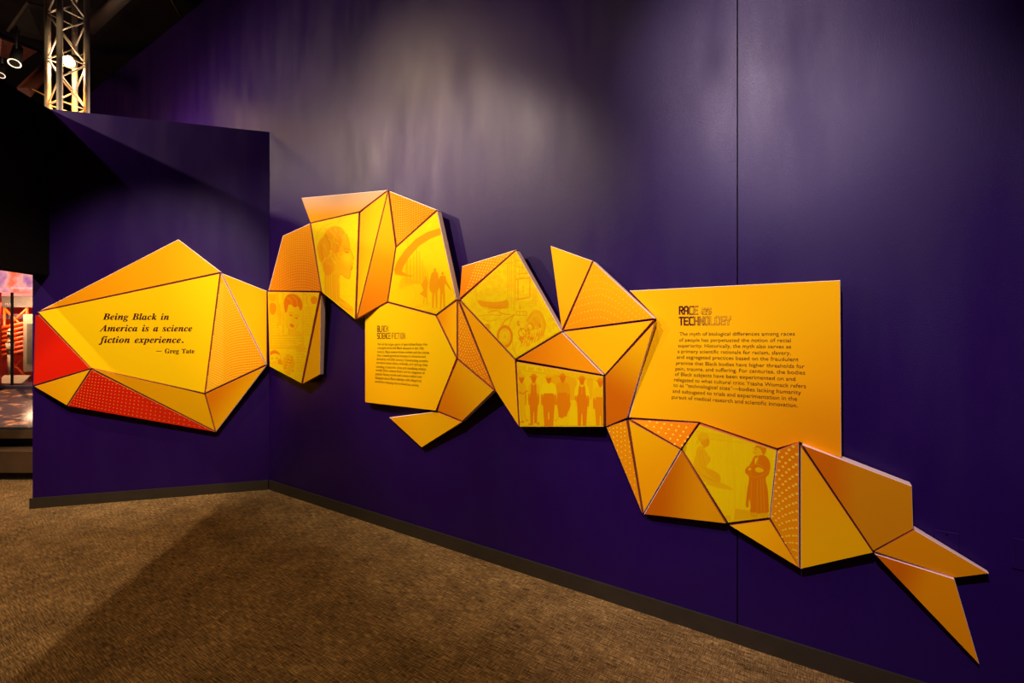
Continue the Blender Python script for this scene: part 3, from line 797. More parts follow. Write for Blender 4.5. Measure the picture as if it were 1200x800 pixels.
# ------------------------------------------------------------------ board outlines
B = {}
def bd(key, wall, poly, c0, c1, g0=None, g1=None, **kw):
    B[key] = Board(wall, poly, c0, c1, g0, g1, **kw)

# left cluster, on the short wall
bd('LA', 'left', [(48, 363.5), (208.8, 280.5), (258.5, 318.6)], ORG, OY, (60, 360), (200, 330), label='orange wedge board at the top')
bd('LB', 'left', [(44.5, 365.5), (257.5, 320.5), (239.7, 460.5), (107, 431)], YEL, YEL, label='large yellow board with a printed quotation')
bd('LC', 'left', [(45.5, 369), (105.2, 431.5), (39.5, 451)], RED2, RED, (40, 400), (60, 420), label='plain red board', rim=.7)
bd('LC2', 'left', [(41.5, 369.5), (45.0, 369.2), (39.0, 450.5)], RED2, RED2, (40, 400), (44, 440), label='dark red folded edge board', shrink=.02, rim=.1)
bd('LD', 'left', [(40.5, 452.6), (105.6, 432.8), (78.4, 474.6)], OY, GOLD, (45, 455), (95, 450), label='small yellow-orange board')
bd('LE', 'left', [(107.3, 433.5), (251.5, 505.6), (79.5, 475.3)], RED, (.72, .022, .002), (100, 440), (220, 500), label='red board with a dot pattern')
bd('LF', 'left', [(108.5, 432), (239.8, 461.6), (252, 504.8)], OY, GOLD, (120, 436), (235, 480), label='narrow yellow board')
bd('LG', 'left', [(241, 461.6), (312, 428.5), (253, 505.6)], DOR, GOLD, (243, 465), (280, 485), label='orange board at the lower right')
bd('LH', 'left', [(258.8, 320.8), (311.3, 427), (240.8, 460)], OY, ORG, (245, 400), (300, 410), label='orange board with a fine printed dot pattern')
bd('LI', 'left', [(260.3, 320.3), (312.6, 340.9), (312.6, 426.8)], OY, GOLD, (262, 325), (310, 350), label='plain yellow-orange board beside the corner')
# comic page cluster
bd('CA', 'main', [(313.6, 341.6), (374.6, 342.6), (353.3, 448.8), (316, 429)], PAPER, PAPER, label='yellow board printed with a comic page', name='picture_board')
bd('CB', 'main', [(376.3, 347), (375, 438.3), (355, 449.2)], OY, GOLD, (372, 350), (368, 440), label='narrow orange board')
# portrait cluster
bd('PA', 'main', [(353.4, 232), (454, 222.8), (421.2, 247.6), (364.2, 260.8)], ORG, PINK, (390, 256), (394, 229), label='orange board fading to pink at its upper edge')
bd('PB', 'main', [(331.5, 276.4), (363.2, 261.8), (376, 341), (314.8, 340.3)], ORG, DOR, (340, 275), (345, 340), label='orange board with a fine printed dot pattern')
bd('PC', 'main', [(364.4, 261.8), (420.4, 249), (416, 373.4), (377, 341.8)], PAPER, PAPER, label='yellow board printed with a profile portrait', name='picture_board')
bd('PD', 'main', [(422.2, 248.8), (454.3, 224), (418, 372)], OY, GOLD, (424, 260), (440, 262), label='narrow yellow wedge board')
bd('PE', 'main', [(454.8, 225.5), (463.4, 289.5), (453.8, 353.2), (418.8, 373)], GOLD, DOR, (455, 250), (440, 372), label='long orange board darkening downwards')
bd('PF', 'main', [(456.3, 224), (511.6, 246), (465, 288)], DOR, ORG, (490, 236), (465, 280), label='orange board with a printed dot pattern')
bd('PG', 'main', [(512.2, 247.5), (534.8, 350.6), (511, 368.4), (454.8, 353.4), (464.4, 290)], PAPER, PAPER, label='yellow board printed with three figures before tall towers', name='picture_board')
# story cluster
bd('SA', 'main', [(428, 368.8), (454.3, 355), (510.4, 370), (534.8, 419.8), (510.6, 480.8), (428, 471)], YEL, GOLD, (470, 370), (450, 470), label='yellow text board with a heading and a paragraph', name='text_board')
bd('SB', 'main', [(512, 369.6), (535.3, 352.6), (535.3, 418)], ORG, GOLD, (512, 370), (536, 380), label='orange triangular board')
bd('SC', 'main', [(536.8, 353), (578.6, 455.6), (536.8, 420)], ORG, DOR, (540, 365), (570, 450), label='orange sliver board with a printed dot pattern')
bd('SD', 'main', [(536.3, 421.8), (578.6, 457.4), (541.8, 493.2), (512, 481)], GOLD, DOR, (570, 450), (514, 478), label='orange board shading darker at the left')
bd('SE', 'main', [(456.5, 489.2), (511, 482.2), (540.8, 494.3), (494, 523.8)], OY, GOLD, (460, 492), (500, 500), label='low yellow-orange board pointing left')
# workers cluster
bd('MF', 'main', [(539.4, 353.5), (603.5, 422), (608, 499), (580.3, 456.3)], OY, GOLD, (545, 365), (605, 470), label='long yellow-orange wedge board')
bd('MA', 'main', [(541.7, 312), (604, 293), (538.8, 349.4)], ORG, DOR, (590, 300), (545, 335), label='orange board with a printed dot pattern')
bd('MB', 'main', [(604.8, 293.8), (657.8, 388), (604, 420.4), (539.8, 351.6)], (.85, .62, .0), (.85, .62, .0), label='yellow board printed with machine drawings', name='picture_board')
bd('MC', 'main', [(605.3, 424), (707, 440.8), (707.3, 499.6), (608.8, 499.8)], PAPER, PAPER, label='yellow board printed with a group photograph', name='picture_board')
bd('MD', 'main', [(606.3, 421.2), (658.6, 389.6), (706.4, 438.8)], DOR, ORG, (610, 421), (680, 420), label='dark orange triangular board')
bd('ME', 'main', [(645.4, 288.2), (694.2, 305.8), (658.6, 385.8)], GOLD, OY, (650, 300), (680, 330), label='yellow-orange fin board')
bd('MG', 'main', [(695.4, 306.6), (766.5, 372.8), (660.6, 386.8)], OY, ORG, (710, 330), (690, 375), label='orange board with a curving printed dot pattern')
bd('MH', 'main', [(660.8, 388.6), (765.6, 375.2), (709.4, 438.4)], GOLD, GOLD, label='plain yellow-orange board')
bd('MI', 'main', [(766.9, 378), (734.4, 489.4), (710.6, 499.4), (709.6, 440.6)], GOLD, DEEP, (755, 400), (718, 465), label='orange board shading deep orange to the left')
# big rectangle
bd('R', 'main', RACEP, GOLD, ORG, (870, 380), (975, 520), label='yellow-orange face board with a heading and a paragraph', name='text_board', flat=.080, shrink=.5)
# lower cluster
bd('TA', 'main', [(711, 500.6), (734, 492.6), (752.4, 600.6)], ORG, ORG, label='orange sliver board with a printed dot pattern', thick=.09)
bd('TB', 'main', [(736.8, 492.8), (796.8, 526.6), (754.2, 600)], GOLD, OY, (740, 500), (770, 560), label='plain yellow-orange board', thick=.09)
bd('TC', 'main', [(740, 491.8), (817.8, 495.9), (797.8, 525.4)], ORG, DOR, (745, 493), (800, 515), label='orange board with a sparse printed dot pattern', thick=.09)
bd('TD', 'main', [(798.4, 528), (850.5, 612.8), (755, 602)], OY, DEEP, (830, 600), (770, 580), label='orange board shading darker at the left', thick=.09)
bd('TE', 'main', [(819.6, 497.6), (909.8, 527.8), (901.8, 606.6), (853.4, 612.4), (799.4, 526)], PAPER, PAPER, label='yellow board printed with a seated woman and a standing man', name='picture_board', thick=.09)
bd('TF', 'main', [(855.6, 615.4), (901.6, 609.2), (937, 665)], GOLD, OY, (870, 616), (925, 650), label='small plain yellow-orange board', thick=.09)
bd('TG', 'main', [(911.4, 528.4), (935.8, 519.2), (936.3, 664.5), (902.8, 607)], DOR, ORG, (920, 530), (920, 640), label='orange board with large printed dots', thick=.09)
bd('TH', 'main', [(938.4, 522.5), (1022.8, 647), (938.4, 666)], OY, GOLD, (940, 560), (1000, 650), label='large plain yellow-orange board', thick=.09)
bd('TI', 'main', [(940.5, 521), (1068.4, 569.4), (1070, 619.6), (1023.4, 645)], DEEP, (.66, .25, .002), (968, 550), (1012, 556), label='orange board shading from deep orange to ochre', thick=.09)
bd('TJ', 'main', [(1025.5, 646), (1072, 621), (1158.5, 671.6), (1119.2, 676.4)], ORG, ORG, label='pointed orange board of the tail', thick=.09)
bd('TK', 'main', [(1025.5, 649), (1118.4, 678.6), (1147.4, 777.6)], DEEP, ORG, (1050, 672), (1092, 690), label='long pointed orange board of the tail', thick=.09)

# left cluster
t = cluster('left', 180, 560, 'facet_sculpture', 'faceted yellow and red panel with an italic quotation on the short left wall', 'wall panel', 'angular orange panels along the wall')
for k in ('LA', 'LB', 'LC', 'LC2', 'LD', 'LE', 'LF', 'LG', 'LH', 'LI'): B[k].build(t)
b = B['LB']
for s, kind, l, r, cap, nm in (('Being Black in', 'i', (120.3, 374.6), (198, 374.6), 7.4, 'Being Black in'), ('America is a science', 'i', (116.4, 388.1), (225.3, 388.1), 7.4, ''), ('fiction experience.', 'i', (115.5, 401.6), (215.2, 401.6), 7.4, ''), ('- Greg Tate', 'r', (183, 413.8), (227.9, 413.8), 5.2, '')):
    VF = text_mesh_serif(s, kind)                       # doubled with a hair of offset: the lettering is heavy
    nv = len(VF[0]); ox = .022
    VF = (VF[0] + [(x + ox, y) for x, y in VF[0]], VF[1] + [tuple(i + nv for i in f) for f in VF[1]])
    lay_text(b, b.ob, 'printed_line', VF, l, r, cap, M_INK, 'maroon serif lettering of the quotation', em_cap=cap_of(kind))
pts = []
for j in range(22):                                   # red board: rows of dots bending to the right
    for i in range(44):
        x = 74 + j * 1.0 + i * (2.7 + .06 * i) + j * .9
        y = 475 - j * 3.1 + i * (.55 + .012 * j) + i * i * .018
        pts.append((x, y, .62))
pts = [(76 + i * (2.9 + .05 * i) + j * .5, 477.5 - j * 3.0 * (1 + .02 * i) + i * 1.0 + (i * .055) ** 2, .72) for i in range(50) for j in range(18)]
B['LE'].dots(B['LE'].ob, pts, M_DOTR)
pts = []
for j in range(48):                                   # fan of fine rows in the long triangle
    y0 = 322 + j * 3.0
    for i in range(34):
        x = 238 + i * 2.05
        c = (x - 238) / 70
        pts.append((x, y0 + 22 * math.exp(-((c - .02) / .28) ** 2) + 6 * (1 - c) , .70 if c > .35 else .95))
B['LH'].dots(B['LH'].ob, pts, M_DOTO)

# comic page
t = cluster('main', 345, 560, 'comic_panel', 'small kite-shaped yellow panel printed with a comic page, right of the corner', 'wall panel', 'angular orange panels along the wall')
for k in ('CA', 'CB'): B[k].build(t)
cv = Canvas(B['CA'].poly, 310, 335, 6.667)
cv.T[:] = .12
cv.noise(6, .16, 3)
for p in ([(18, 45), (425, 45)], [(104, 45), (104, 330)], [(146, 45), (146, 388)], [(300, 45), (300, 480)], [(18, 392), (300, 388)], [(18, 410), (300, 408)], [(20, 488), (340, 488)], [(20, 480), (300, 478)]): cv.line(p, 3.5, .75)
cv.poly([(22, 60), (98, 60), (98, 270), (22, 280)], .35, .6, curve=False)
cv.poly([(40, 150), (60, 130), (90, 150), (88, 200), (66, 225), (44, 205)], .8)
cv.poly([(30, 60), (60, 70), (90, 62), (90, 100), (60, 120), (34, 100)], .6, .7)
cv.poly([(108, 150), (124, 150), (132, 210), (128, 300), (112, 290)], .6, .6)
cv.poly([(160, 120), (205, 95), (262, 130), (280, 200), (274, 270), (250, 330), (215, 352), (185, 330), (165, 270), (156, 190)], .22)      # face
cv.poly([(190, 338), (228, 352), (262, 350), (290, 384), (150, 386), (178, 372)], .30)
cv.line([(165, 270), (182, 326), (212, 350), (246, 332), (264, 296)], 3, .85, curve=True)
cv.poly([(156, 190), (152, 120), (170, 78), (205, 62), (250, 72), (288, 110), (296, 165), (280, 192), (262, 158), (236, 168), (208, 146), (188, 150), (176, 196), (164, 208)], 1.0)
cv.line([(176, 90), (204, 110), (214, 142)], 4, .45, curve=True); cv.line([(216, 78), (246, 104), (256, 150)], 4, .45, curve=True)
cv.ell(206, 228, 15, 8, .75, rot=.3); cv.ell(206, 229, 6, 5, 1.1); cv.ell(248, 250, 14, 8, .75, rot=.3); cv.ell(248, 251, 6, 5, 1.1)
cv.line([(190, 208), (208, 204), (222, 212)], 4, .95, curve=True); cv.line([(234, 226), (252, 228), (266, 238)], 4, .95, curve=True)
cv.line([(230, 232), (222, 262), (226, 276), (234, 276)], 3, .7, curve=True)
cv.poly([(196, 300), (210, 294), (222, 300), (232, 308), (224, 324), (206, 320)], 1.0)
cv.line([(188, 340), (196, 376)], 3, .8)
cv.poly([(360, 100), (386, 78), (412, 96), (404, 134), (372, 138)], .85)
cv.line([(306, 60), (330, 80), (326, 120), (344, 150)], 4, .7, curve=True); cv.line([(344, 60), (362, 84)], 4, .7)
for i, y in enumerate(range(170, 392, 21)): cv.words(312, 392, y, 12, .65, i)
for i, y in enumerate(range(304, 380, 21)): cv.words(28, 132, y, 12, .65, 20 + i)
cv.ring(80, 334, 66, 50, 3, .6)
for i, y in enumerate((428, 446, 466)): cv.words(28, 290, y, 12, .8, 30 + i)
for i, y in enumerate(range(510, 680, 22)): cv.words(252, 330, y, 12, .7, 50 + i)
cv.poly([(40, 520), (74, 500), (110, 516), (118, 538), (92, 528), (66, 530), (44, 540)], 1.0)
cv.ring(78, 560, 48, 52, 3, .8); cv.ell(60, 566, 8, 5, .9); cv.ell(96, 564, 8, 5, .9); cv.line([(64, 596), (92, 594)], 4, .9)
cv.poly([(108, 570), (134, 580), (140, 612), (104, 606)], .75)
cv.poly([(150, 560), (176, 530), (214, 552), (236, 610), (210, 680), (170, 690), (146, 630)], .5)
for i in range(16): cv.ell(160 + (i * 37) % 66, 548 + (i * 53) % 128, 9, 7, .85 if i % 2 else .2)
cv.ring(285, 480, 30, 22, 3, .7)
B['CA'].picture(cv, B['CA'].ob, 'printed_picture', 'comic page of frames and speech balloons around a face', PAPER, (.80, .20, .0))

# portrait cluster
t = cluster('main', 430, 560, 'facet_sculpture', 'high faceted orange panel with a profile portrait and a city scene', 'wall panel', 'angular orange panels along the wall')
for k in ('PA', 'PB', 'PC', 'PD', 'PE', 'PF', 'PG'): B[k].build(t)
pts = []
for j in range(56):
    for i in range(30):
        x = 314 + i * 2.15 + j * .06
        c = (x - 345) / 31
        pts.append((x, 262 + j * 2.15 * (1 + .008 * j) - 16 + 12 * c * c - 6 * c, .68))
B['PB'].dots(B['PB'].ob, pts, M_DOTO, seg=6)
pts = []
for j in range(26):
    for i in range(30):
        x = 456 + i * 2.1
        c = (x - 462) / 26
        pts.append((x, 220 + j * 2.7 + 12 * math.exp(-(c - .3) ** 2 * 1.5) - 8, .80))
B['PF'].dots(B['PF'].ob, pts, M_DOTO, seg=6)
cv = Canvas(B['PC'].poly, 355, 235, 5.714)
cv.noise(5, .10, 5)
cv.line([(92, 330), (92, 240), (120, 190), (160, 160), (200, 150)], 3, .45, curve=True)
cv.line([(236, 150), (254, 112)], 4, .55); cv.line([(254, 150), (268, 118)], 2, .4)
cv.poly([(150, 480), (238, 470), (244, 640), (236, 690), (200, 690), (150, 640)], .38)                       # neck columns
cv.poly([(236, 640), (262, 660), (318, 700), (334, 720), (332, 780), (262, 730)], .42)
cv.poly([(112, 400), (100, 360), (96, 310), (110, 270), (136, 240), (160, 196), (200, 172), (246, 176), (276, 204), (292, 248), (286, 300), (270, 330), (246, 360), (238, 420), (200, 480), (160, 500), (136, 470), (128, 430)], .62, soft=3)   # hair
cv.poly([(270, 226), (292, 222), (306, 262), (314, 312), (322, 340), (340, 380), (336, 396), (330, 402), (340, 420), (332, 434), (336, 446), (326, 464), (318, 504), (308, 524), (286, 514), (254, 492), (240, 510), (216, 500), (212, 420), (226, 350), (250, 280)], .42)   # face
cv.ell(296, 384, 34, 44, .06, .9, soft=14)
cv.ell(262, 440, 30, 34, .55, .45, soft=18)
cv.poly([(268, 300), (300, 318), (312, 344), (290, 350), (268, 340)], .60, .7, soft=3)
cv.ell(294, 346, 12, 5, .95, rot=.15); cv.line([(276, 326), (298, 322), (310, 330)], 5, .85, curve=True)
cv.poly([(318, 470), (322, 452), (334, 444), (330, 460)], .9); cv.line([(316, 440), (332, 436)], 4, .9)
cv.line([(292, 222), (306, 262), (314, 312), (322, 340), (340, 380), (336, 398)], 3.5, .8, curve=True)
cv.line([(318, 478), (318, 504), (308, 524), (286, 514), (254, 492), (240, 516)], 4, .8, curve=True)
for q in ([(180, 200), (214, 230), (206, 270), (236, 290)], [(164, 250), (196, 280), (190, 320)], [(212, 190), (244, 220), (262, 250)], [(196, 330), (214, 372), (206, 420)], [(140, 290), (160, 340)]): cv.line(q, 5, .05, .7, curve=True)
for q in ([(150, 230), (180, 300), (170, 380)], [(232, 200), (256, 262), (240, 320)], [(120, 300), (130, 380), (150, 440)], [(226, 300), (236, 330), (224, 350)]): cv.line(q, 6, .95, .8, curve=True)
cv.line([(130, 420), (150, 386), (170, 380), (186, 330), (192, 380), (220, 420)], 5, .0, .9, curve=True)
cv.ring(216, 314, 18, 24, 5, .8)
for i in range(40): cv.ell(150 + (i * 47) % 110, 190 + (i * 71) % 220, 7, 5, (.9, .25, .7)[i % 3], .5, rot=i)
cv.poly([(140, 440), (176, 430), (196, 462), (186, 490), (150, 496)], .75, .8, soft=2)
for x in (152, 168, 184, 200, 214, 228): cv.line([(x, 492), (x + 2, 600), (x + 8, 700)], 4, .9, .8)
for y in range(505, 690, 14): cv.line([(204, y), (216, y + 6)], 2.5, .8)
cv.line([(236, 650), (280, 680), (258, 664)], 5, .8); cv.line([(244, 690), (290, 724), (330, 730)], 6, .8, curve=True)
cv.line([(250, 640), (340, 640)], 2, .3); cv.line([(240, 560), (244, 640)], 4, .7)
B['PC'].picture(cv, B['PC'].ob, 'printed_picture', 'woman in profile facing right with machine-like neck', PAPER, (.82, .20, .0))

cv = Canvas(B['PG'].poly, 450, 220, 5.333)
cv.noise(8, .10, 8)
cv.poly([(20, 716), (60, 640), (110, 620), (150, 600), (220, 590), (300, 620), (460, 640), (330, 800)], .10, curve=False, soft=2)
for x, w, top in ((150, 5, 310), (142, 8, 400), (166, 10, 440), (186, 8, 410), (204, 10, 380), (222, 9, 400), (240, 9, 450), (256, 8, 500), (270, 5, 520)):
    cv.poly([(x - w * .3, top), (x + w * .3, top), (x + w + (x - 190) * .12, 600), (x - w + (x - 190) * .12, 600)], .55, .7, curve=False)
cv.poly([(100, 590), (120, 560), (180, 575), (210, 585), (160, 620), (100, 640)], .45, .7, soft=2)
cv.poly([(352, 250), (356, 292), (290, 318), (220, 362), (160, 430), (122, 490), (112, 522), (140, 540), (180, 546), (174, 556), (110, 552), (70, 540), (62, 510), (84, 456), (130, 388), (200, 318), (270, 276)], .82, curve=False)
cv.line([(70, 540), (120, 548), (180, 548)], 6, .5, .7)
cv.poly([(60, 650), (190, 600), (230, 640), (150, 740), (20, 716)], .0, .6, soft=6)
cv.line([(160, 590), (200, 660), (170, 730)], 5, .4, .6, curve=True)
def figure(x, top, s, t, coat=0):
    cv.ell(x, top + 12 * s, 8 * s, 12 * s, t)
    if coat:
        cv.poly([(x - 16 * s, top + 26 * s), (x + 16 * s, top + 26 * s), (x + 24 * s, top + 70 * s), (x + 26 * s, top + 120 * s), (x + 12 * s, top + 150 * s), (x - 22 * s, top + 150 * s), (x - 36 * s, top + 118 * s), (x - 28 * s, top + 60 * s)], t)
    else:
        cv.poly([(x - 14 * s, top + 26 * s), (x + 18 * s, top + 26 * s), (x + 26 * s, top + 60 * s), (x + 58 * s, top + 118 * s), (x + 50 * s, top + 120 * s), (x + 16 * s, top + 76 * s), (x + 12 * s, top + 140 * s), (x - 16 * s, top + 140 * s), (x - 20 * s, top + 100 * s), (x - 28 * s, top + 120 * s), (x - 30 * s, top + 60 * s)], t, curve=False)
    for k in (-1, 1):
        cv.poly([(x + k * 9 * s - 8 * s, top + 130 * s), (x + k * 9 * s + 8 * s, top + 130 * s), (x + k * 12 * s + 4 * s, top + 250 * s), (x + k * 12 * s - 6 * s, top + 250 * s)], t, curve=False)
figure(318, 502, 1.0, .78, 1)
figure(366, 524, .95, .82, 0)
cv.ell(260, 562, 7, 9, .72)
cv.poly([(252, 572), (270, 572), (276, 604), (270, 640), (272, 690), (222, 664), (246, 640), (232, 604)], .72, curve=False)
cv.line([(252, 680), (248, 720)], 6, .7); cv.line([(268, 690), (268, 722)], 6, .7)
for a in ((230, 724), (290, 752), (350, 762)): cv.poly([(a[0] - 30, a[1] + 10), (a[0] + 50, a[1] - 4), (a[0] + 60, a[1] + 6), (a[0] - 60, a[1] + 40)], .35, .6, soft=2)
cv.line([(234, 222), (254, 206)], 14, -.25); cv.line([(272, 246), (292, 226)], 12, -.2)
B['PG'].picture(cv, B['PG'].ob, 'printed_picture', 'three figures walking towards slim towers under a sweeping curved road', PAPER, (.82, .25, .0))

# story cluster
t = cluster('main', 490, 620, 'facet_sculpture', 'faceted panel below the portrait carrying a short heading and paragraph', 'wall panel', 'angular orange panels along the wall')
for k in ('SA', 'SB', 'SC', 'SD', 'SE'): B[k].build(t)
b = B['SA']
def z2(X, Y, ox, oy, k): return (ox + X / k, oy + Y / k)
q = lambda X, Y: z2(X, Y, 425, 375, 8.889)
display_text(b, b.ob, 'BLACK', q(153, 118), q(266, 118), 6.3, (.0, .6), GOLD, 'printed_heading', lw=.75, counters=False)
display_text(b, b.ob, 'SCIENCE FICTION', q(153, 192), q(442, 192), 6.3, (.0, 1.0), GOLD, 'printed_heading', lw=.75, counters=False)
story = [('Part of the larger genre of speculative fiction that', (157, 262), (675, 264)), ('emerged across the Black diaspora in the 19th', (155, 300), (635, 306)),
 ('century, Black science fiction writers and the stories', (152, 340), (692, 350)), ('they created gained prominence in America and', (150, 378), (655, 392)),
 ('abroad by mid-20th century. Constructing complex', (146, 415), (682, 438)), ('narratives about aliens, androids, and cyborgs time', (143, 452), (675, 480)),
 ('traveling to futuristic cities and visualizing utopian', (140, 495), (660, 522)), ('worlds, Black science fiction and its subgenres of', (137, 530), (645, 563)),
 ('popular fantasy novels and comics crafted new', (134, 570), (618, 603)), ('dialogues about Black identity, with allegorical', (130, 610), (610, 645)),
 ('narratives critiquing race in American society.', (127, 648), (588, 692))]
for s, l, r in story: lay_text(b, b.ob, 'printed_line', text_mesh_builtin(s), q(*l), q(*r), 2.9, M_INKR, None)
pts = []
for j in range(34):
    for i in range(14):
        x = 535 + i * 3.1 + (j % 2) * 1.5
        pts.append((x, 352 + j * 3.3 + 4 * math.sin(i * .35), .78))
B['SC'].dots(B['SC'].ob, pts, M_DOTO)

# workers cluster
t = cluster('main', 640, 640, 'facet_sculpture', 'middle faceted panel with machine drawings, a photograph of workers and an upright fin', 'wall panel', 'angular orange panels along the wall')
for k in ('MF', 'MA', 'MB', 'MC', 'MD', 'ME', 'MG', 'MH', 'MI'): B[k].build(t)
pts = [(539 + i * 4.3 + j * 1.2, 352 - i * 2.9 - j * 4.3 * (1 - .01 * j) + 16, .95) for i in range(18) for j in range(18)]
B['MA'].dots(B['MA'].ob, pts, M_DOTO)
pts = []
for j in range(14):                                  # rows arching over, following the photo
    w = j / 13
    for i in range(60):
        u = i / 59
        x = 663 + (695 - 663) * (1 - w) * .95 + u * 110
        y0 = 309 + j * 6.0 * (1 + .03 * j)
        if i * 3.7 > 125: continue
        x = 650 + i * 3.9 + 10 * (1 - w)
        xx = (x - 706) / 52
        pts.append((x, y0 - 6 + (26 - 12 * w) * xx * xx * (1 if xx > 0 else .9) + (18 * xx if xx > 0 else 0), .72))
B['MG'].dots(B['MG'].ob, pts, M_DOTO)

cv = Canvas(B['MB'].poly, 530, 285, 5.714)
cv.T[:] = .08
cv.noise(7, .30, 11); cv.noise(3, .18, 12)
M = .62
for a in range(14):
    x = 110 + (a * 83) % 250; y = 150 + (a * 59) % 240
    cv.line([(x, y), (x + 22, y - 14), (x + 50, y - 8)], 2.5, .4, .8, curve=True)
for p in ([(382, 80), (382, 440)], [(396, 76), (396, 440)], [(416, 60), (416, 450)], [(370, 90), (370, 440)], [(310, 138), (410, 130)], [(416, 150), (520, 170)]): cv.line(p, 2.6, M)
for p in ([(424, 110), (424, 390)], [(432, 118), (470, 118), (470, 200), (500, 205), (500, 150)], [(430, 160), (450, 160), (450, 230), (520, 230)]): cv.line(p, 2.6, .8)
cv.line([(440, 240), (520, 228), (520, 360), (440, 378), (440, 240)], 5, .85); cv.line([(428, 240), (510, 232)], 10, .55); cv.line([(432, 376), (514, 362)], 10, .6)
cv.line([(440, 205), (505, 200)], 7, .6)
cv.line([(474, 280), (474, 330)], 3, .6); cv.line([(466, 300), (484, 296)], 3, .6); cv.line([(466, 318), (484, 316)], 3, .5)
for k in range(4): cv.line([(540 + k * 8, 290 + k * 6), (540 + k * 8, 392 + k * 9), (450 + k * 3, 396 + k * 12), (450 + k * 3, 440)], 2.2, .6)
cv.line([(430, 456), (498, 456), (498, 482), (430, 482), (430, 456)], 3.5, .85); cv.line([(450, 456), (450, 482)], 3, .7); cv.line([(480, 456), (480, 482)], 3, .7)
cv.poly([(174, 382), (250, 392), (330, 388), (370, 378), (370, 432), (300, 438), (230, 430), (190, 416)], .72, .85)
cv.line([(160, 290), (160, 350), (180, 410), (240, 446), (300, 450)], 3, .5, curve=True)
for k in range(9): cv.line([(240 + k * 10, 440 + (k % 3) * 4), (256 + k * 10, 424 - (k % 2) * 5)], 4, .8)
cv.line([(240, 462), (300, 450), (330, 470), (390, 476)], 6, .75, curve=True); cv.line([(180, 486), (250, 478), (330, 482)], 4, .75)
cv.ring(352, 624, 46, 66, 16, .88, .95); cv.ring(352, 624, 26, 44, 3, .6)
for k in range(12): cv.line([(352, 624), (352 + 42 * math.cos(k * .52), 624 + 62 * math.sin(k * .52))], 2, .6)
cv.line([(330, 560), (352, 520), (410, 480)], 7, .75, curve=True); cv.line([(380, 560), (400, 500), (420, 476)], 5, .7, curve=True)
cv.poly([(496, 520), (548, 458), (592, 470), (622, 540), (610, 610), (576, 652), (566, 590), (530, 545)], .55, .85)
cv.line([(496, 520), (548, 452), (596, 468), (624, 545), (608, 620)], 4, .9, curve=True)
cv.line([(520, 520), (556, 476), (590, 500), (600, 560), (580, 620)], 5, .15, .9, curve=True); cv.line([(540, 500), (590, 560), (596, 620)], 3, .9, curve=True)
r0 = random.Random(5)
for k in range(46):
    x = 440 + r0.random() * 150; y = 520 + r0.random() * 160
    if (x - 440) + (y - 640) * 1.5 > 140: continue
    cv.ell(x, y, 5 + r0.random() * 12, 4 + r0.random() * 8, r0.choice([.9, .85, .1, .6]), .8, rot=r0.random() * 3)
cv.ring(470, 600, 26, 30, 6, .85); cv.ring(520, 560, 20, 22, 5, .8)
for k in range(7): cv.line([(460 + k * 18, 690 - k * 6), (480 + k * 18, 620 - k * 5)], 5, .8)
cv.poly([(206, 548), (248, 542), (250, 592), (226, 600)], .8, .8)
cv.line([(196, 500), (240, 520), (300, 510)], 4, .6, curve=True); cv.line([(400, 650), (412, 720)], 5, .6); cv.line([(424, 660), (420, 740)], 4, .6)
B['MB'].picture(cv, B['MB'].ob, 'printed_picture', 'line drawings of a motorcycle and circuit-like machinery', (.85, .62, .0), (.76, .17, .0))

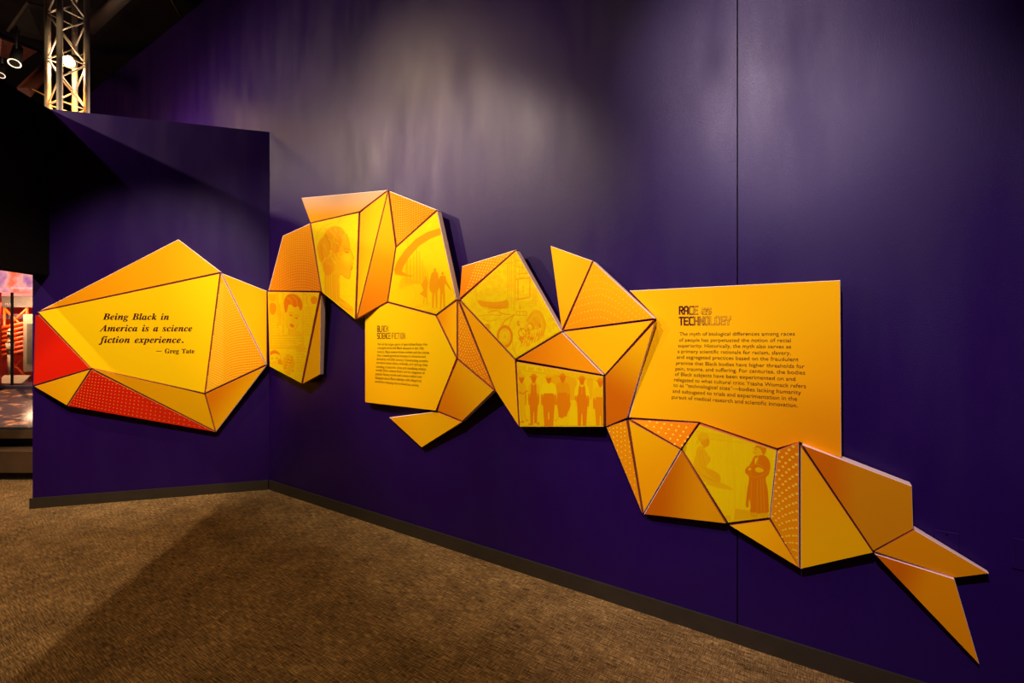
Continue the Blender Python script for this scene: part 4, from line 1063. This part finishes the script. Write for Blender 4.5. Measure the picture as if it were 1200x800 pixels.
cv = Canvas(B['MC'].poly, 600, 415, 8.425)
cv.T[:] = .10
cv.noise(6, .12, 21)
cv.poly([(40, 110), (905, 210), (905, 262), (650, 250), (300, 200), (40, 150)], .22, curve=False)
for k in range(26): cv.line([(300 + k * 24, 132 + k * 6), (330 + k * 24, 150 + k * 5 + (k % 4) * 6)], 9, (.5, .05)[k % 2], .7)
cv.poly([(395, 215), (610, 235), (640, 300), (640, 440), (395, 440)], .55, .75, soft=3)
cv.poly([(40, 150), (90, 165), (90, 240), (40, 240)], .55, .7, soft=2)
cv.poly([(128, 112), (310, 130), (316, 180), (132, 162)], -.05, curve=False); cv.line([(132, 112), (132, 162), (312, 182)], 5, .6)
cv.poly([(740, 255), (800, 255), (790, 430), (760, 430)], .5, .7, soft=2)
def man(x, hat, w, shirt, trou, top=220, foot=705, bib=False, dark=.95, stride=0):
    w = w * 1.08
    ty = top + 56
    cv.poly([(x - w * .30, ty), (x + w * .30, ty), (x + w * .86, ty + 24), (x + w * 1.05, ty + 110), (x + w * 1.0, ty + 190), (x + w * .72, ty + 190), (x + w * .66, ty + 110), (x - w * .66, ty + 110), (x - w * .72, ty + 190), (x - w * 1.0, ty + 190), (x - w * 1.05, ty + 110), (x - w * .86, ty + 24)], shirt)
    for k in (-1, 1):
        cv.poly([(x + k * w * .98, ty + 120), (x + k * w * .74, ty + 120), (x + k * w * .72, ty + 196), (x + k * w * .86, ty + 226), (x + k * w * 1.0, ty + 196)], .85, .95)
    cv.poly([(x - w * .62, ty + 104), (x + w * .62, ty + 104), (x + w * .80, ty + 180), (x + w * .74, ty + 250), (x + w * .60 + stride, foot), (x + w * .12 + stride, foot), (x + w * .05, ty + 290), (x - w * .05, ty + 290), (x - w * .12 + stride, foot), (x - w * .56 + stride, foot), (x - w * .72, ty + 250), (x - w * .80, ty + 180)], trou, curve=False)
    if bib:
        cv.poly([(x - w * .46, ty + 22), (x + w * .46, ty + 22), (x + w * .56, ty + 125), (x - w * .56, ty + 125)], trou, curve=False)
        cv.line([(x - w * .38, ty + 30), (x - w * .2, ty - 4)], 9, trou); cv.line([(x + w * .38, ty + 30), (x + w * .2, ty - 4)], 9, trou)
        cv.poly([(x - w * .2, ty + 2), (x + w * .2, ty + 2), (x, ty + 26)], .0)
    cv.line([(x, ty + 6), (x, ty + 98)], 3, shirt + .18)
    cv.poly([(x - 24, top - 2), (x + 24, top - 2), (x + 22, top + 36), (x, top + 66), (x - 20, top + 36)], dark)
    cv.ell(x, top - 14, 26, 17, .32 if hat == 2 else .72); cv.ell(x, top, 42, 9, .45 if hat == 2 else .88)
    cv.poly([(x - w * .5 + stride, foot - 8), (x - w * .1 + stride, foot - 8), (x - w * .1 + stride, foot + 8), (x - w * .6 + stride, foot + 10)], .9, .8)
man(500, 0, 66, .62, .85, top=218, foot=612)
cv.poly([(450, 470), (575, 470), (550, 580), (490, 632), (468, 590)], .85)
man(94, 2, 44, .35, .32, top=222, foot=665, stride=28)
cv.line([(70, 372), (110, 388), (150, 362)], 14, .8, curve=True)
cv.ell(96, 668, 22, 8, .8); cv.ell(150, 652, 12, 8, .7)
man(214, 1, 50, .30, .88, top=222, foot=680, bib=True); cv.ell(186, 690, 24, 12, .8); cv.ell(258, 684, 14, 14, .7)
man(362, 2, 70, -.02, .86, top=225, foot=715)
cv.poly([(330, 640), (400, 640), (372, 720), (346, 720)], .85, curve=False)
man(690, 1, 66, .02, .88, top=240, foot=715, bib=True)
man(872, 0, 66, .28, .78, top=262, foot=715)
cv.poly([(600, 480), (640, 480), (640, 715), (560, 715)], .02, .8, soft=2)
for p in ([(400, 640), (440, 660)], [(430, 655), (450, 630)], [(540, 690), (556, 680)]): cv.line(p, 5, .6)
for i, ch in enumerate('SAVE 1981'):                  # the shop sign in the photograph
    x = 158 + i * 16; y = 142 + i * 1.2
    seg = {'S': [[(10, -12), (0, -10), (0, -1), (10, 1), (10, 10), (0, 12)]], 'A': [[(0, 12), (5, -12), (10, 12)], [(2, 4), (8, 4)]], 'V': [[(0, -12), (5, 12), (10, -12)]], 'E': [[(10, -12), (0, -12), (0, 12), (10, 12)], [(0, 0), (8, 0)]], '1': [[(5, -12), (5, 12)]], '9': [[(10, 0), (0, -2), (0, -12), (10, -12), (10, 12)]], '8': [[(0, -12), (10, -12), (10, 12), (0, 12), (0, -12)], [(0, 0), (10, 0)]], ' ': []}[ch]
    for st in seg: cv.line([(x + a, y + c) for a, c in st], 4.5, .6)
B['MC'].picture(cv, B['MC'].ob, 'printed_picture', 'photograph of six men in hats and overalls walking abreast under a shop sign', PAPER, (.76, .16, .0))

# rectangle
t = cluster('main', 870, 640, 'text_panel', 'big yellow-orange rectangular text panel with an uneven lower edge', 'wall panel', 'angular orange panels along the wall')
B['R'].build(t)
b = B['R']
q = lambda X, Y: z2(X, Y, 780, 350, 5.717)
display_text(b, b.ob, 'RACE', q(93, 102), q(214, 101), 8.6, (0, .45), GOLD, 'printed_heading', lw=.95)
display_text(b, b.ob, 'as', q(243, 100), q(302, 100), 8.6, (.75, .8), GOLD, 'printed_heading', lw=1.0)
display_text(b, b.ob, 'TECHNOLOGY', q(93, 174), q(432, 171), 8.8, (0, 1.0), GOLD, 'printed_heading', lw=1.0)
race = [('The myth of biological differences among races', (92, 246), (866, 246)), ('of people has perpetuated the notion of racial', (90, 286), (838, 290)),
 ('superiority. Historically, the myth also serves as', (84, 324), (840, 332)), ('a primary scientific rationale for racism, slavery,', (80, 362), (838, 375)),
 ('and segregated practices based on the fraudulent', (75, 400), (890, 418)), ('premise that Black bodies have higher thresholds for', (70, 440), (930, 465)),
 ('pain, trauma, and suffering. For centuries, the bodies', (66, 478), (935, 507)), ('of Black subjects have been experimented on and', (62, 515), (868, 550)),
 ('relegated to what cultural critic Ytasha Womack refers', (57, 552), (940, 598)), ('to as \u201ctechnological sites\u201d\u2014bodies lacking humanity', (52, 588), (908, 640)),
 ('and subjugated to trials and experimentation in the', (47, 628), (880, 683)), ('pursuit of medical research and scientific innovation.', (42, 668), (885, 727))]
for i, (s, l, r) in enumerate(race): lay_text(b, b.ob, 'printed_line', text_mesh_builtin(s), q(*l), q(*r), 4.1 + .03 * i, M_INKR, None)

# lower cluster
t = cluster('main', 900, 740, 'facet_sculpture', 'low faceted orange panel tapering to a forked tail at the right', 'wall panel', 'angular orange panels along the wall')
for k in ('TA', 'TB', 'TC', 'TD', 'TE', 'TF', 'TG', 'TH', 'TI', 'TJ', 'TK'): B[k].build(t)
pts = [(710 + i * 4.4 + .12 * j * i * .3, 497 + j * 4.6 * (1 + .03 * j) + (4 if i % 2 else 0), 1.15 - .02 * j) for i in range(12) for j in range(20)]
B['TA'].dots(B['TA'].ob, pts, M_DOTO)
pts = [(744 + i * 8.6 + j * 5.2, 491 + i * .9 + j * 6.2 + (i * .5), 1.25) for i in range(11) for j in range(-1, 7)]
B['TC'].dots(B['TC'].ob, pts, M_DOTO)
pts = []
ys = 468.0
for j in range(22):                                   # rows running down to the right, getting steeper
    for i in range(12):
        pts.append((900.5 + i * 4.05 + (j % 2) * .8, ys + 3.6 * i + .36 * i * i, 1.75 - .035 * j))
    ys += 12.4 - .36 * j
B['TG'].dots(B['TG'].ob, pts, M_DOTO, seg=10)
cv = Canvas(B['TE'].poly, 790, 490, 6.155)
cv.T[:] = .06
cv.noise(40, .12, 31, stretch=(.06, 1)); cv.noise(5, .06, 32)
for k in range(18): cv.line([(160 + k * 15, 90 + k * 3), (160 + k * 15, 128 + k * 3)], 6, .35, .6)
for p in ([(160, 96), (440, 140)], [(250, 150), (560, 180)]): cv.line(p, 4, .35)
for k in range(9): cv.line([(400, 158), (240 + k * 26, 330 + (k % 3) * 14)], 3, .22, .6)
for x in (440, 480, 545, 670, 700): cv.line([(x, 240), (x - 4, 640)], 3, .18)
cv.poly([(225, 470), (330, 462), (428, 514), (330, 505)], .40, .9, soft=2)
cv.poly([(440, 650), (540, 665), (700, 690), (690, 715), (430, 735)], .45, .9, curve=False, soft=2)
cv.poly([(368, 705), (404, 700), (410, 735), (370, 738)], .35, .8)
# seated woman, facing right
cv.poly([(168, 210), (184, 200), (210, 205), (230, 240), (256, 280), (258, 300), (238, 330), (226, 340), (236, 364), (286, 380), (326, 410), (336, 446), (320, 476), (270, 470), (200, 448), (130, 400), (140, 320), (156, 260)], .38)
cv.poly([(226, 352), (286, 376), (326, 406), (334, 440), (318, 470), (288, 440), (240, 400)], .52, .7, soft=3)
for p in ([(186, 230), (186, 300), (204, 350), (236, 364)], [(200, 240), (214, 300), (226, 350)], [(150, 350), (200, 400), (290, 452)], [(160, 390), (230, 430), (300, 462)], [(256, 280), (258, 302), (238, 332), (226, 344)]): cv.line(p, 4, .62, curve=True)
cv.poly([(196, 150), (240, 140), (256, 160), (254, 182), (246, 200), (228, 208), (214, 212), (206, 196), (192, 180)], .60)
cv.poly([(172, 152), (172, 122), (200, 104), (236, 110), (250, 128), (250, 144), (216, 160), (186, 168)], .34)
cv.line([(176, 150), (214, 156), (250, 142)], 4, .6, curve=True); cv.line([(180, 160), (166, 184)], 7, .4); cv.line([(172, 158), (162, 168)], 6, .4)
cv.ell(242, 162, 5, 3, .95); cv.line([(240, 186), (250, 186)], 3, .95)
# standing man with folded arms
cv.poly([(574, 216), (600, 196), (648, 204), (662, 222), (656, 250), (640, 268), (600, 276), (582, 262), (574, 240)], .30)
cv.poly([(590, 198), (634, 190), (664, 214), (658, 252), (640, 262), (630, 236), (616, 216), (592, 210)], .85)
cv.line([(574, 214), (592, 212)], 5, .8); cv.ell(592, 224, 5, 3, .9); cv.line([(576, 250), (592, 250)], 4, .8); cv.line([(576, 236), (570, 242), (576, 246)], 3, .7)
cv.poly([(576, 278), (612, 268), (650, 266), (684, 300), (694, 350), (684, 400), (660, 436), (676, 520), (682, 640), (672, 682), (560, 682), (546, 640), (518, 636), (524, 540), (540, 430), (516, 396), (514, 366), (548, 330)], .92)
cv.poly([(586, 282), (606, 274), (600, 300), (584, 332)], .02); cv.poly([(576, 276), (590, 268), (604, 276), (592, 288)], .9)
cv.poly([(584, 366), (606, 352), (640, 366), (642, 384), (610, 390), (590, 382)], .15, .9); cv.ell(545, 366, 12, 9, .2)
for p in ([(530, 400), (580, 424), (640, 410), (684, 372)], [(540, 350), (590, 330), (640, 350)], [(610, 290), (600, 340)], [(640, 430), (652, 680)], [(560, 450), (550, 630)], [(600, 450), (598, 670)], [(624, 440), (628, 670)], [(540, 380), (560, 400)]): cv.line(p, 3.5, .6, .9, curve=True)
cv.poly([(540, 580), (552, 640), (544, 660), (536, 640)], .1, .9)
cv.poly([(552, 682), (600, 682), (596, 712), (556, 706)], .55); cv.poly([(626, 684), (672, 684), (664, 704), (630, 704)], .5)
B['TE'].picture(cv, B['TE'].ob, 'printed_picture', 'engraving of a seated woman and a standing man with folded arms', PAPER, (.72, .16, .0))

# blank plates on the wall
def plate(px, py, w, h, label):
    o, a, n = W['main']
    c = on_wall('main', px, py, 0)
    b = MB()
    b.box(c - a * w / 2 - Vector((0, 0, h / 2)) + n * .007, a * w, -n * .0065, Vector((0, 0, h)), M_WALL)
    p = thing('outlet_cover', label, 'cover plate', c, zang(a), 'painted cover plates on the tall wall')
    b.build('plate', p, bevel=.001)
    b = MB(); e = c + Vector((0, 0, h * .36)); b.tube(e + n * .006, e + n * .009, .004, M_BLACK)
    b.build('screw', p)
plate(1109, 634, .078, .085, 'small square cover plate painted purple above the forked tail')
plate(1202, 650, .078, .12, 'purple cover plate at the right edge beyond the tail')

# ------------------------------------------------------------------ truss, ceiling fittings
M_LENS = plain('hot_lamp_lens', (1, .8, .5), emit=(1, .60, .20), estr=90)
M_LENS2 = plain('dim_lamp_ring', (1, .9, .7), emit=(1, .85, .6), estr=1.2)
M_LAMPBODY = plain('lamp_housing_black', (.015, .013, .012), rough=.5)
tc = Vector((-4.93, 5.30, 0))
t = thing('lighting_truss', 'upright silver box truss rising behind the short wall, glowing orange', 'truss', tc)
SID = .24
a1, a2 = math.radians(-23.3), math.radians(66.7)
e1 = Vector((math.cos(a1), math.sin(a1), 0)); e2 = Vector((math.cos(a2), math.sin(a2), 0))
cn = [tc + (e1 * u + e2 * v) * SID / 2 for u, v in ((-1, -1), (1, -1), (1, 1), (-1, 1))]
for c in cn:
    b = MB(); b.tube(c + Vector((0, 0, .001)), c + Vector((0, 0, 7.04)), .027, M_ALU, 14); b.build('chord', t)
PIT = .25
n_ = 0
for i in range(4):
    A, Bq = cn[i], cn[(i + 1) % 4]
    k = 0; z = 2.6
    while z < 6.95:
        b = MB()
        p, r = (A, Bq) if (k + i) % 2 == 0 else (Bq, A)
        b.tube(p + Vector((0, 0, z)), r + Vector((0, 0, z + PIT)), .008, M_ALU, 8)
        b.build('brace', t)
        if k % 2 == 0:
            b = MB(); b.tube(A + Vector((0, 0, z)), Bq + Vector((0, 0, z)), .007, M_ALU, 8); b.build('rung', t)
        z += PIT; k += 1
# lamp inside the truss
LP = Vector((-4.924, 5.30, 4.60))
t = thing('truss_spotlight', 'brightly glowing stage lamp clamped inside the truss', 'stage light', LP + Vector((0, .05, .14)))
b = MB(); b.tube(LP + Vector((-.01, .10, .10)), LP + Vector((0, .02, .035)), .04, M_LAMPBODY, 14, .05); b.build('housing', t)
b = MB(); b.tube(LP + Vector((.0, .018, .020)), LP + Vector((0, .0, .008)), .055, M_LENS, 14); b.build('lens', t)
b = MB(); b.tube(LP + Vector((-.01, .10, .10)), cn[2] + Vector((0, 0, 4.75)), .008, M_LAMPBODY, 8); b.build('clamp_arm', t)

# lamp hanging at far left
def par_can(px, py, dep, r, label, dirn):
    c = at(px, py, dep); d = Vector(dirn).normalized()
    t = thing('stage_lamp', label, 'stage light', c - d * .2, 0, 'stage lamps under the ceiling')
    b = MB(); b.tube(c - d * .3, c, r * .75, M_LAMPBODY, 16, r); b.build('housing', t)
    b = MB()
    u = d.orthogonal().normalized(); v = d.cross(u); N = 20
    for k in range(N):
        p = [2 * math.pi * k / N, 2 * math.pi * (k + 1) / N]
        P = [c + d * .004 + (u * math.cos(x) + v * math.sin(x)) * y for x, y in ((p[0], r), (p[1], r), (p[1], r * .78), (p[0], r * .78))]
        b.face(P, M_LENS2)
    b.build('glowing_rim', t)
    b = MB(); b.tube(c - d * .15, c - d * .15 + Vector((0, 0, .35)), .012, M_LAMPBODY, 8); b.build('hanging_arm', t)
    b = MB(); b.tube(c - d * .01, c - d * .004, r * .6, M_LENS2, 16, r * .3); b.build('lens', t)
    return t
par_can(17, 74, 5.6, .06, 'black stage lamp with a glowing rim hanging at the far left', (.35, -.5, -1))
par_can(1, 88, 6.3, .045, 'small lit stage lamp cut by the left edge of the picture', (.35, -.5, -1))
def bar(name, p, q, r, m, label, cat, sq=False):
    A, Bq = at(*p), at(*q)
    b = MB(); b.tube(A, Bq, r, m, 4 if sq else 10)
    o = b.build(name); tag(o, label, cat)
    return o
bar('lighting_pipe', (-60, 15, 5.6), (46, 61, 7.2), .03, M_LAMPBODY, 'black lighting pipe crossing the upper left corner', 'pipe')
bar('ceiling_beam', (28, 108, 6.2), (64, 70, 8.2), .075, M_RUST, 'brown ceiling beam left of the truss', 'beam', True)
bar('ceiling_beam', (104, 33, 7.0), (150, -12, 6.2), .09, M_DUCT, 'grey ribbed ceiling beam right of the truss', 'beam', True)
bar('ceiling_pipe', (108, 36, 7.0), (156, -8, 6.2), .02, M_RUST, 'thin rusty pipe beside the ribbed ceiling beam', 'pipe')
bar('ceiling_pipe', (198, -6, 6.6), (212, 18, 6.9), .02, M_DUCT, 'thin pipe above the top edge of the tall wall', 'pipe')
bar('cable', (38, 104, 5.9), (57, 114, 6.0), .008, plain('yellow_cable', (.5, .22, .01)), 'thin yellow cable left of the foot of the truss', 'cable')
def slab4(name, pts, m, label, cat, th=.03):
    P = [at(*p) for p in pts]
    n = (P[1] - P[0]).cross(P[3] - P[0]).normalized() * th
    b = MB(); b.prism(P, [x + n for x in P], m, m); o = b.build(name); tag(o, label, cat); return o
slab4('acoustic_baffle', [(10, 38, 6.6), (34, 4, 6.6), (55, 8, 7.4), (52, 48, 7.4)], M_DUCT, 'large dark sloping baffle panel left of the truss', 'panel')
slab4('barn_door_flag', [(2, 46, 6.0), (44, 60, 6.6), (24, 74, 6.6), (0, 66, 6.1)], M_RUST, 'rust red flap behind the hanging stage lamp', 'flap')

# ------------------------------------------------------------------ the exhibit seen through the portal
M_WOOD = plain('dark_bench_wood', (.075, .040, .018), rough=.5, noise=.3, nscale=8)
M_KICK = plain('black_kick', (.008, .006, .005), rough=.8)
M_GLASS = bpy.data.materials.new('case_glass'); M_GLASS.use_nodes = True
pg = M_GLASS.node_tree.nodes['Principled BSDF']
pg.inputs['Transmission Weight'].default_value = 1; pg.inputs['Roughness'].default_value = .02; pg.inputs['IOR'].default_value = 1.1
pg.inputs['Base Color'].default_value = (1, .93, .88, 1)
M_ORNG = plain('orange_lacquer', (.85, .10, .01), rough=.35, noise=.3, nscale=6)
M_REDL = plain('red_lacquer', (.42, .02, .01), rough=.35, noise=.35, nscale=5)
M_CREAM = plain('cream_mount', (.50, .42, .30), rough=.6, noise=.15)
M_GREYP = plain('grey_print', (.16, .16, .15), rough=.6, noise=.5, nscale=9)
M_BLUE = plain('violet_band', (.10, .07, .13), rough=.5, noise=.3)

def lightbox_mat():
    m, nt, p = nodes_of('backlit_mural')
    N, L = nt.nodes, nt.links
    tc = N.new('ShaderNodeTexCoord'); n = N.new('ShaderNodeTexNoise'); n.inputs['Scale'].default_value = 5; n.inputs['Detail'].default_value = 6
    r = N.new('ShaderNodeValToRGB'); e = r.color_ramp.elements
    e[0].position = .35; e[0].color = (.45, .16, .38, 1); e[1].position = .62; e[1].color = (.95, .17, .08, 1)
    k = e.new(.48); k.color = (1, .42, .38, 1)
    L.new(tc.outputs['Object'], n.inputs['Vector']); L.new(n.outputs['Fac'], r.inputs['Fac'])
    L.new(r.outputs['Color'], p.inputs['Base Color']); L.new(r.outputs['Color'], p.inputs['Emission Color'])
    p.inputs['Emission Strength'].default_value = .85
    return m
def screen_mat():
    m, nt, p = nodes_of('lit_table_screen')
    N, L = nt.nodes, nt.links
    tc = N.new('ShaderNodeTexCoord'); mp = N.new('ShaderNodeMapping'); mp.inputs['Scale'].default_value = (3, 9, 9); mp.inputs['Rotation'].default_value = (0, 0, .5)
    n = N.new('ShaderNodeTexNoise'); n.inputs['Scale'].default_value = 1.6; n.inputs['Detail'].default_value = 5
    r = N.new('ShaderNodeValToRGB'); e = r.color_ramp.elements
    e[0].position = .36; e[0].color = (.012, .016, .016, 1); e[1].position = .70; e[1].color = (.75, .35, .12, 1)
    k = e.new(.56); k.color = (.05, .045, .03, 1); k = e.new(.45); k.color = (.02, .035, .03, 1)
    L.new(tc.outputs['Object'], mp.inputs['Vector']); L.new(mp.outputs['Vector'], n.inputs['Vector']); L.new(n.outputs['Fac'], r.inputs['Fac'])
    L.new(r.outputs['Color'], p.inputs['Base Color']); L.new(r.outputs['Color'], p.inputs['Emission Color'])
    p.inputs['Emission Strength'].default_value = .12; p.inputs['Roughness'].default_value = .12
    return m
# bench: runs parallel to the picture plane, slightly turned
BX0, BX1, BY = -6.4, -5.115, 5.16
t = thing('display_bench', 'low dark wooden display bench with a slanted lit screen, seen through the portal', 'display table', (BX0, BY, 0))
b = MB(); b.box((BX0, BY + .06, .001), (BX1 - BX0, 0, 0), (0, .6, 0), (0, 0, .085), M_KICK); b.build('kick_board', t)
b = MB(); b.box((BX0, BY, .087), (BX1 - BX0, 0, 0), (0, .75, 0), (0, 0, .24), M_WOOD); b.build('lower_step', t, bevel=.006)
b = MB(); b.box((BX0, BY + .22, .328), (BX1 - BX0, 0, 0), (0, .50, 0), (0, 0, .10), M_KICK); b.build('recess', t)
b = MB(); b.box((BX0, BY + .12, .430), (BX1 - BX0, 0, 0), (0, .7, 0), (0, 0, .10), M_WOOD); b.build('table_apron', t, bevel=.006)
b = MB()
s0, s1 = Vector((BX0, BY + .12, .532)), Vector((BX0, BY + .86, .86))
b.box(s0, (BX1 - BX0, 0, 0), s1 - s0, (0, -.012, .03), screen_mat()); o = b.build('table_screen', t); o['label'] = 'slanted glowing screen with scattered pictures'
b = MB(); b.box((BX0, BY + .87, .001), (BX1 - BX0, 0, 0), (0, .06, 0), (0, 0, .93), M_BLUE); b.build('back_rail', t)
# glass case behind it
CY = 6.35
CX0, CX1 = -8.3, -5.35
t = thing('display_case', 'tall lit glass display case with a salmon mural header, seen through the portal', 'display case', (CX0, CY, 0))
def cb(name, x0, y0, z0, dx, dy, dz, m, parent=t, bev=0):
    b = MB(); b.box((x0, y0, z0), (dx, 0, 0), (0, dy, 0), (0, 0, dz), m); return b.build(name, parent, bevel=bev)
cb('plinth', CX0, CY, .001, CX1 - CX0, .9, .86, M_KICK)
cb('shelf', CX0, CY, .865, CX1 - CX0, .9, .04, M_BLUE)
hd = cb('mural_header', CX0, CY, 2.14, CX1 - CX0, .9, .42, lightbox_mat()); hd['label'] = 'backlit salmon and mauve mural band with white lettering'
cb('back_panel', CX0, CY + .88, .907, CX1 - CX0, .02, 1.23, M_REDL)
cb('violet_rail', CX0, CY + .5, 1.80, CX1 - CX0, .05, .07, M_BLUE)
cb('grey_valance', CX0, CY + .55, 1.97, CX1 - CX0, .04, .16, M_GREYP)
for x, w_ in ((-6.86, .045), (-6.665, .012), (-5.9, .03)):
    cb('post', x, CY, .907, w_, .03, 1.232, M_REDL if w_ > .03 else M_KICK)
cb('glass_pane', CX0, CY + .035, .907, CX1 - CX0, .008, 1.232, M_GLASS)
V, F = text_mesh_builtin('Greattown map')
M_WHT = plain('white_mural_lettering', (.9, .85, .8), emit=(1, .9, .85), estr=.6)
b = MB()
hx0, hx1, hz = -6.66, -6.37, 2.185
ws = max(v[0] for v in V)
vs = [b.bm.verts.new((hx0 + v[0] / ws * (hx1 - hx0), CY - .002, hz + v[1] * .045)) for v in V]
b.mi(M_WHT)
for f in F:
    try: b.bm.faces.new([vs[i] for i in f])
    except ValueError: pass
o = b.build('mural_lettering', hd, recalc=False); o['kind'] = 'stuff'
def prop(name, label, cat, loc): return thing(name, label, cat, loc)
ry = CY + .45
t2 = prop('lattice_model', 'orange lattice model with stacked fins inside the glass display case', 'model', (-7.05, ry, .907))
zb = .908
xl, xr = -7.22, -6.90
for x0, z0, x1, z1 in ((xl, 0, xl, 1.05), (xr, 0, xr, 1.05), (xl, .05, xr, .38), (xr, .38, xl, .72), (xl, .72, xr, 1.04), (xl, .38, xr, .05), (xl, .38, xr, .72), (xr, .72, xl, 1.04), (xl, .38, xr, .38), (xl, .72, xr, .72)):
    b = MB(); b.tube((x0, ry, zb + z0), (x1, ry, zb + z1), .015, M_ORNG, 8); b.build('strut', t2)
for k in range(7):
    z = .36 + k * .065
    b = MB(); b.tube((xl - .03, ry - .05, zb + z), (xr + .02, ry - .05, zb + z + .08), .027, M_ORNG, 8); b.build('orange_fin', t2)
t2 = prop('framed_picture', 'pale framed picture standing in the display case', 'picture', (-6.7, CY + .30, .907))
cb('mount', -6.80, CY + .30, 1.06, .36, .03, .80, M_CREAM, t2)
cb('print', -6.745, CY + .294, 1.17, .22, .005, .56, M_GREYP, t2)
cb('stand', -6.68, CY + .305, .908, .08, .02, .15, M_KICK, t2)
t2 = prop('caption_board', 'pale slanted caption board low in the display case', 'sign', (-6.85, CY + .12, .907))
b = MB(); b.box((-6.93, CY + .06, .912), (.36, 0, 0), (0, .12, .10), (0, -.004, .012), M_CREAM); b.build('board', t2)
t2 = prop('figurine', 'small pale standing figurine left of the framed picture in the display case', 'figurine', (-6.93, CY + .25, .907))
b = MB()
for z0, z1, r0_, r1_ in ((0, .02, .05, .045), (.02, .40, .018, .028), (.40, .55, .030, .045), (.55, .60, .045, .016), (.60, .64, .016, .020), (.64, .70, .026, .034), (.70, .75, .034, .014)):
    b.tube((-6.93, CY + .25, .908 + z0), (-6.93, CY + .25, .908 + z1), r0_, M_CREAM, 12, r1_)
b.build('figure', t2)
lamp('case_lamp', 'AREA', (-6.95, CY + .16, 2.08), (-7.05, CY + .6, 1.1), 24, (1, .62, .36), radius=.5)
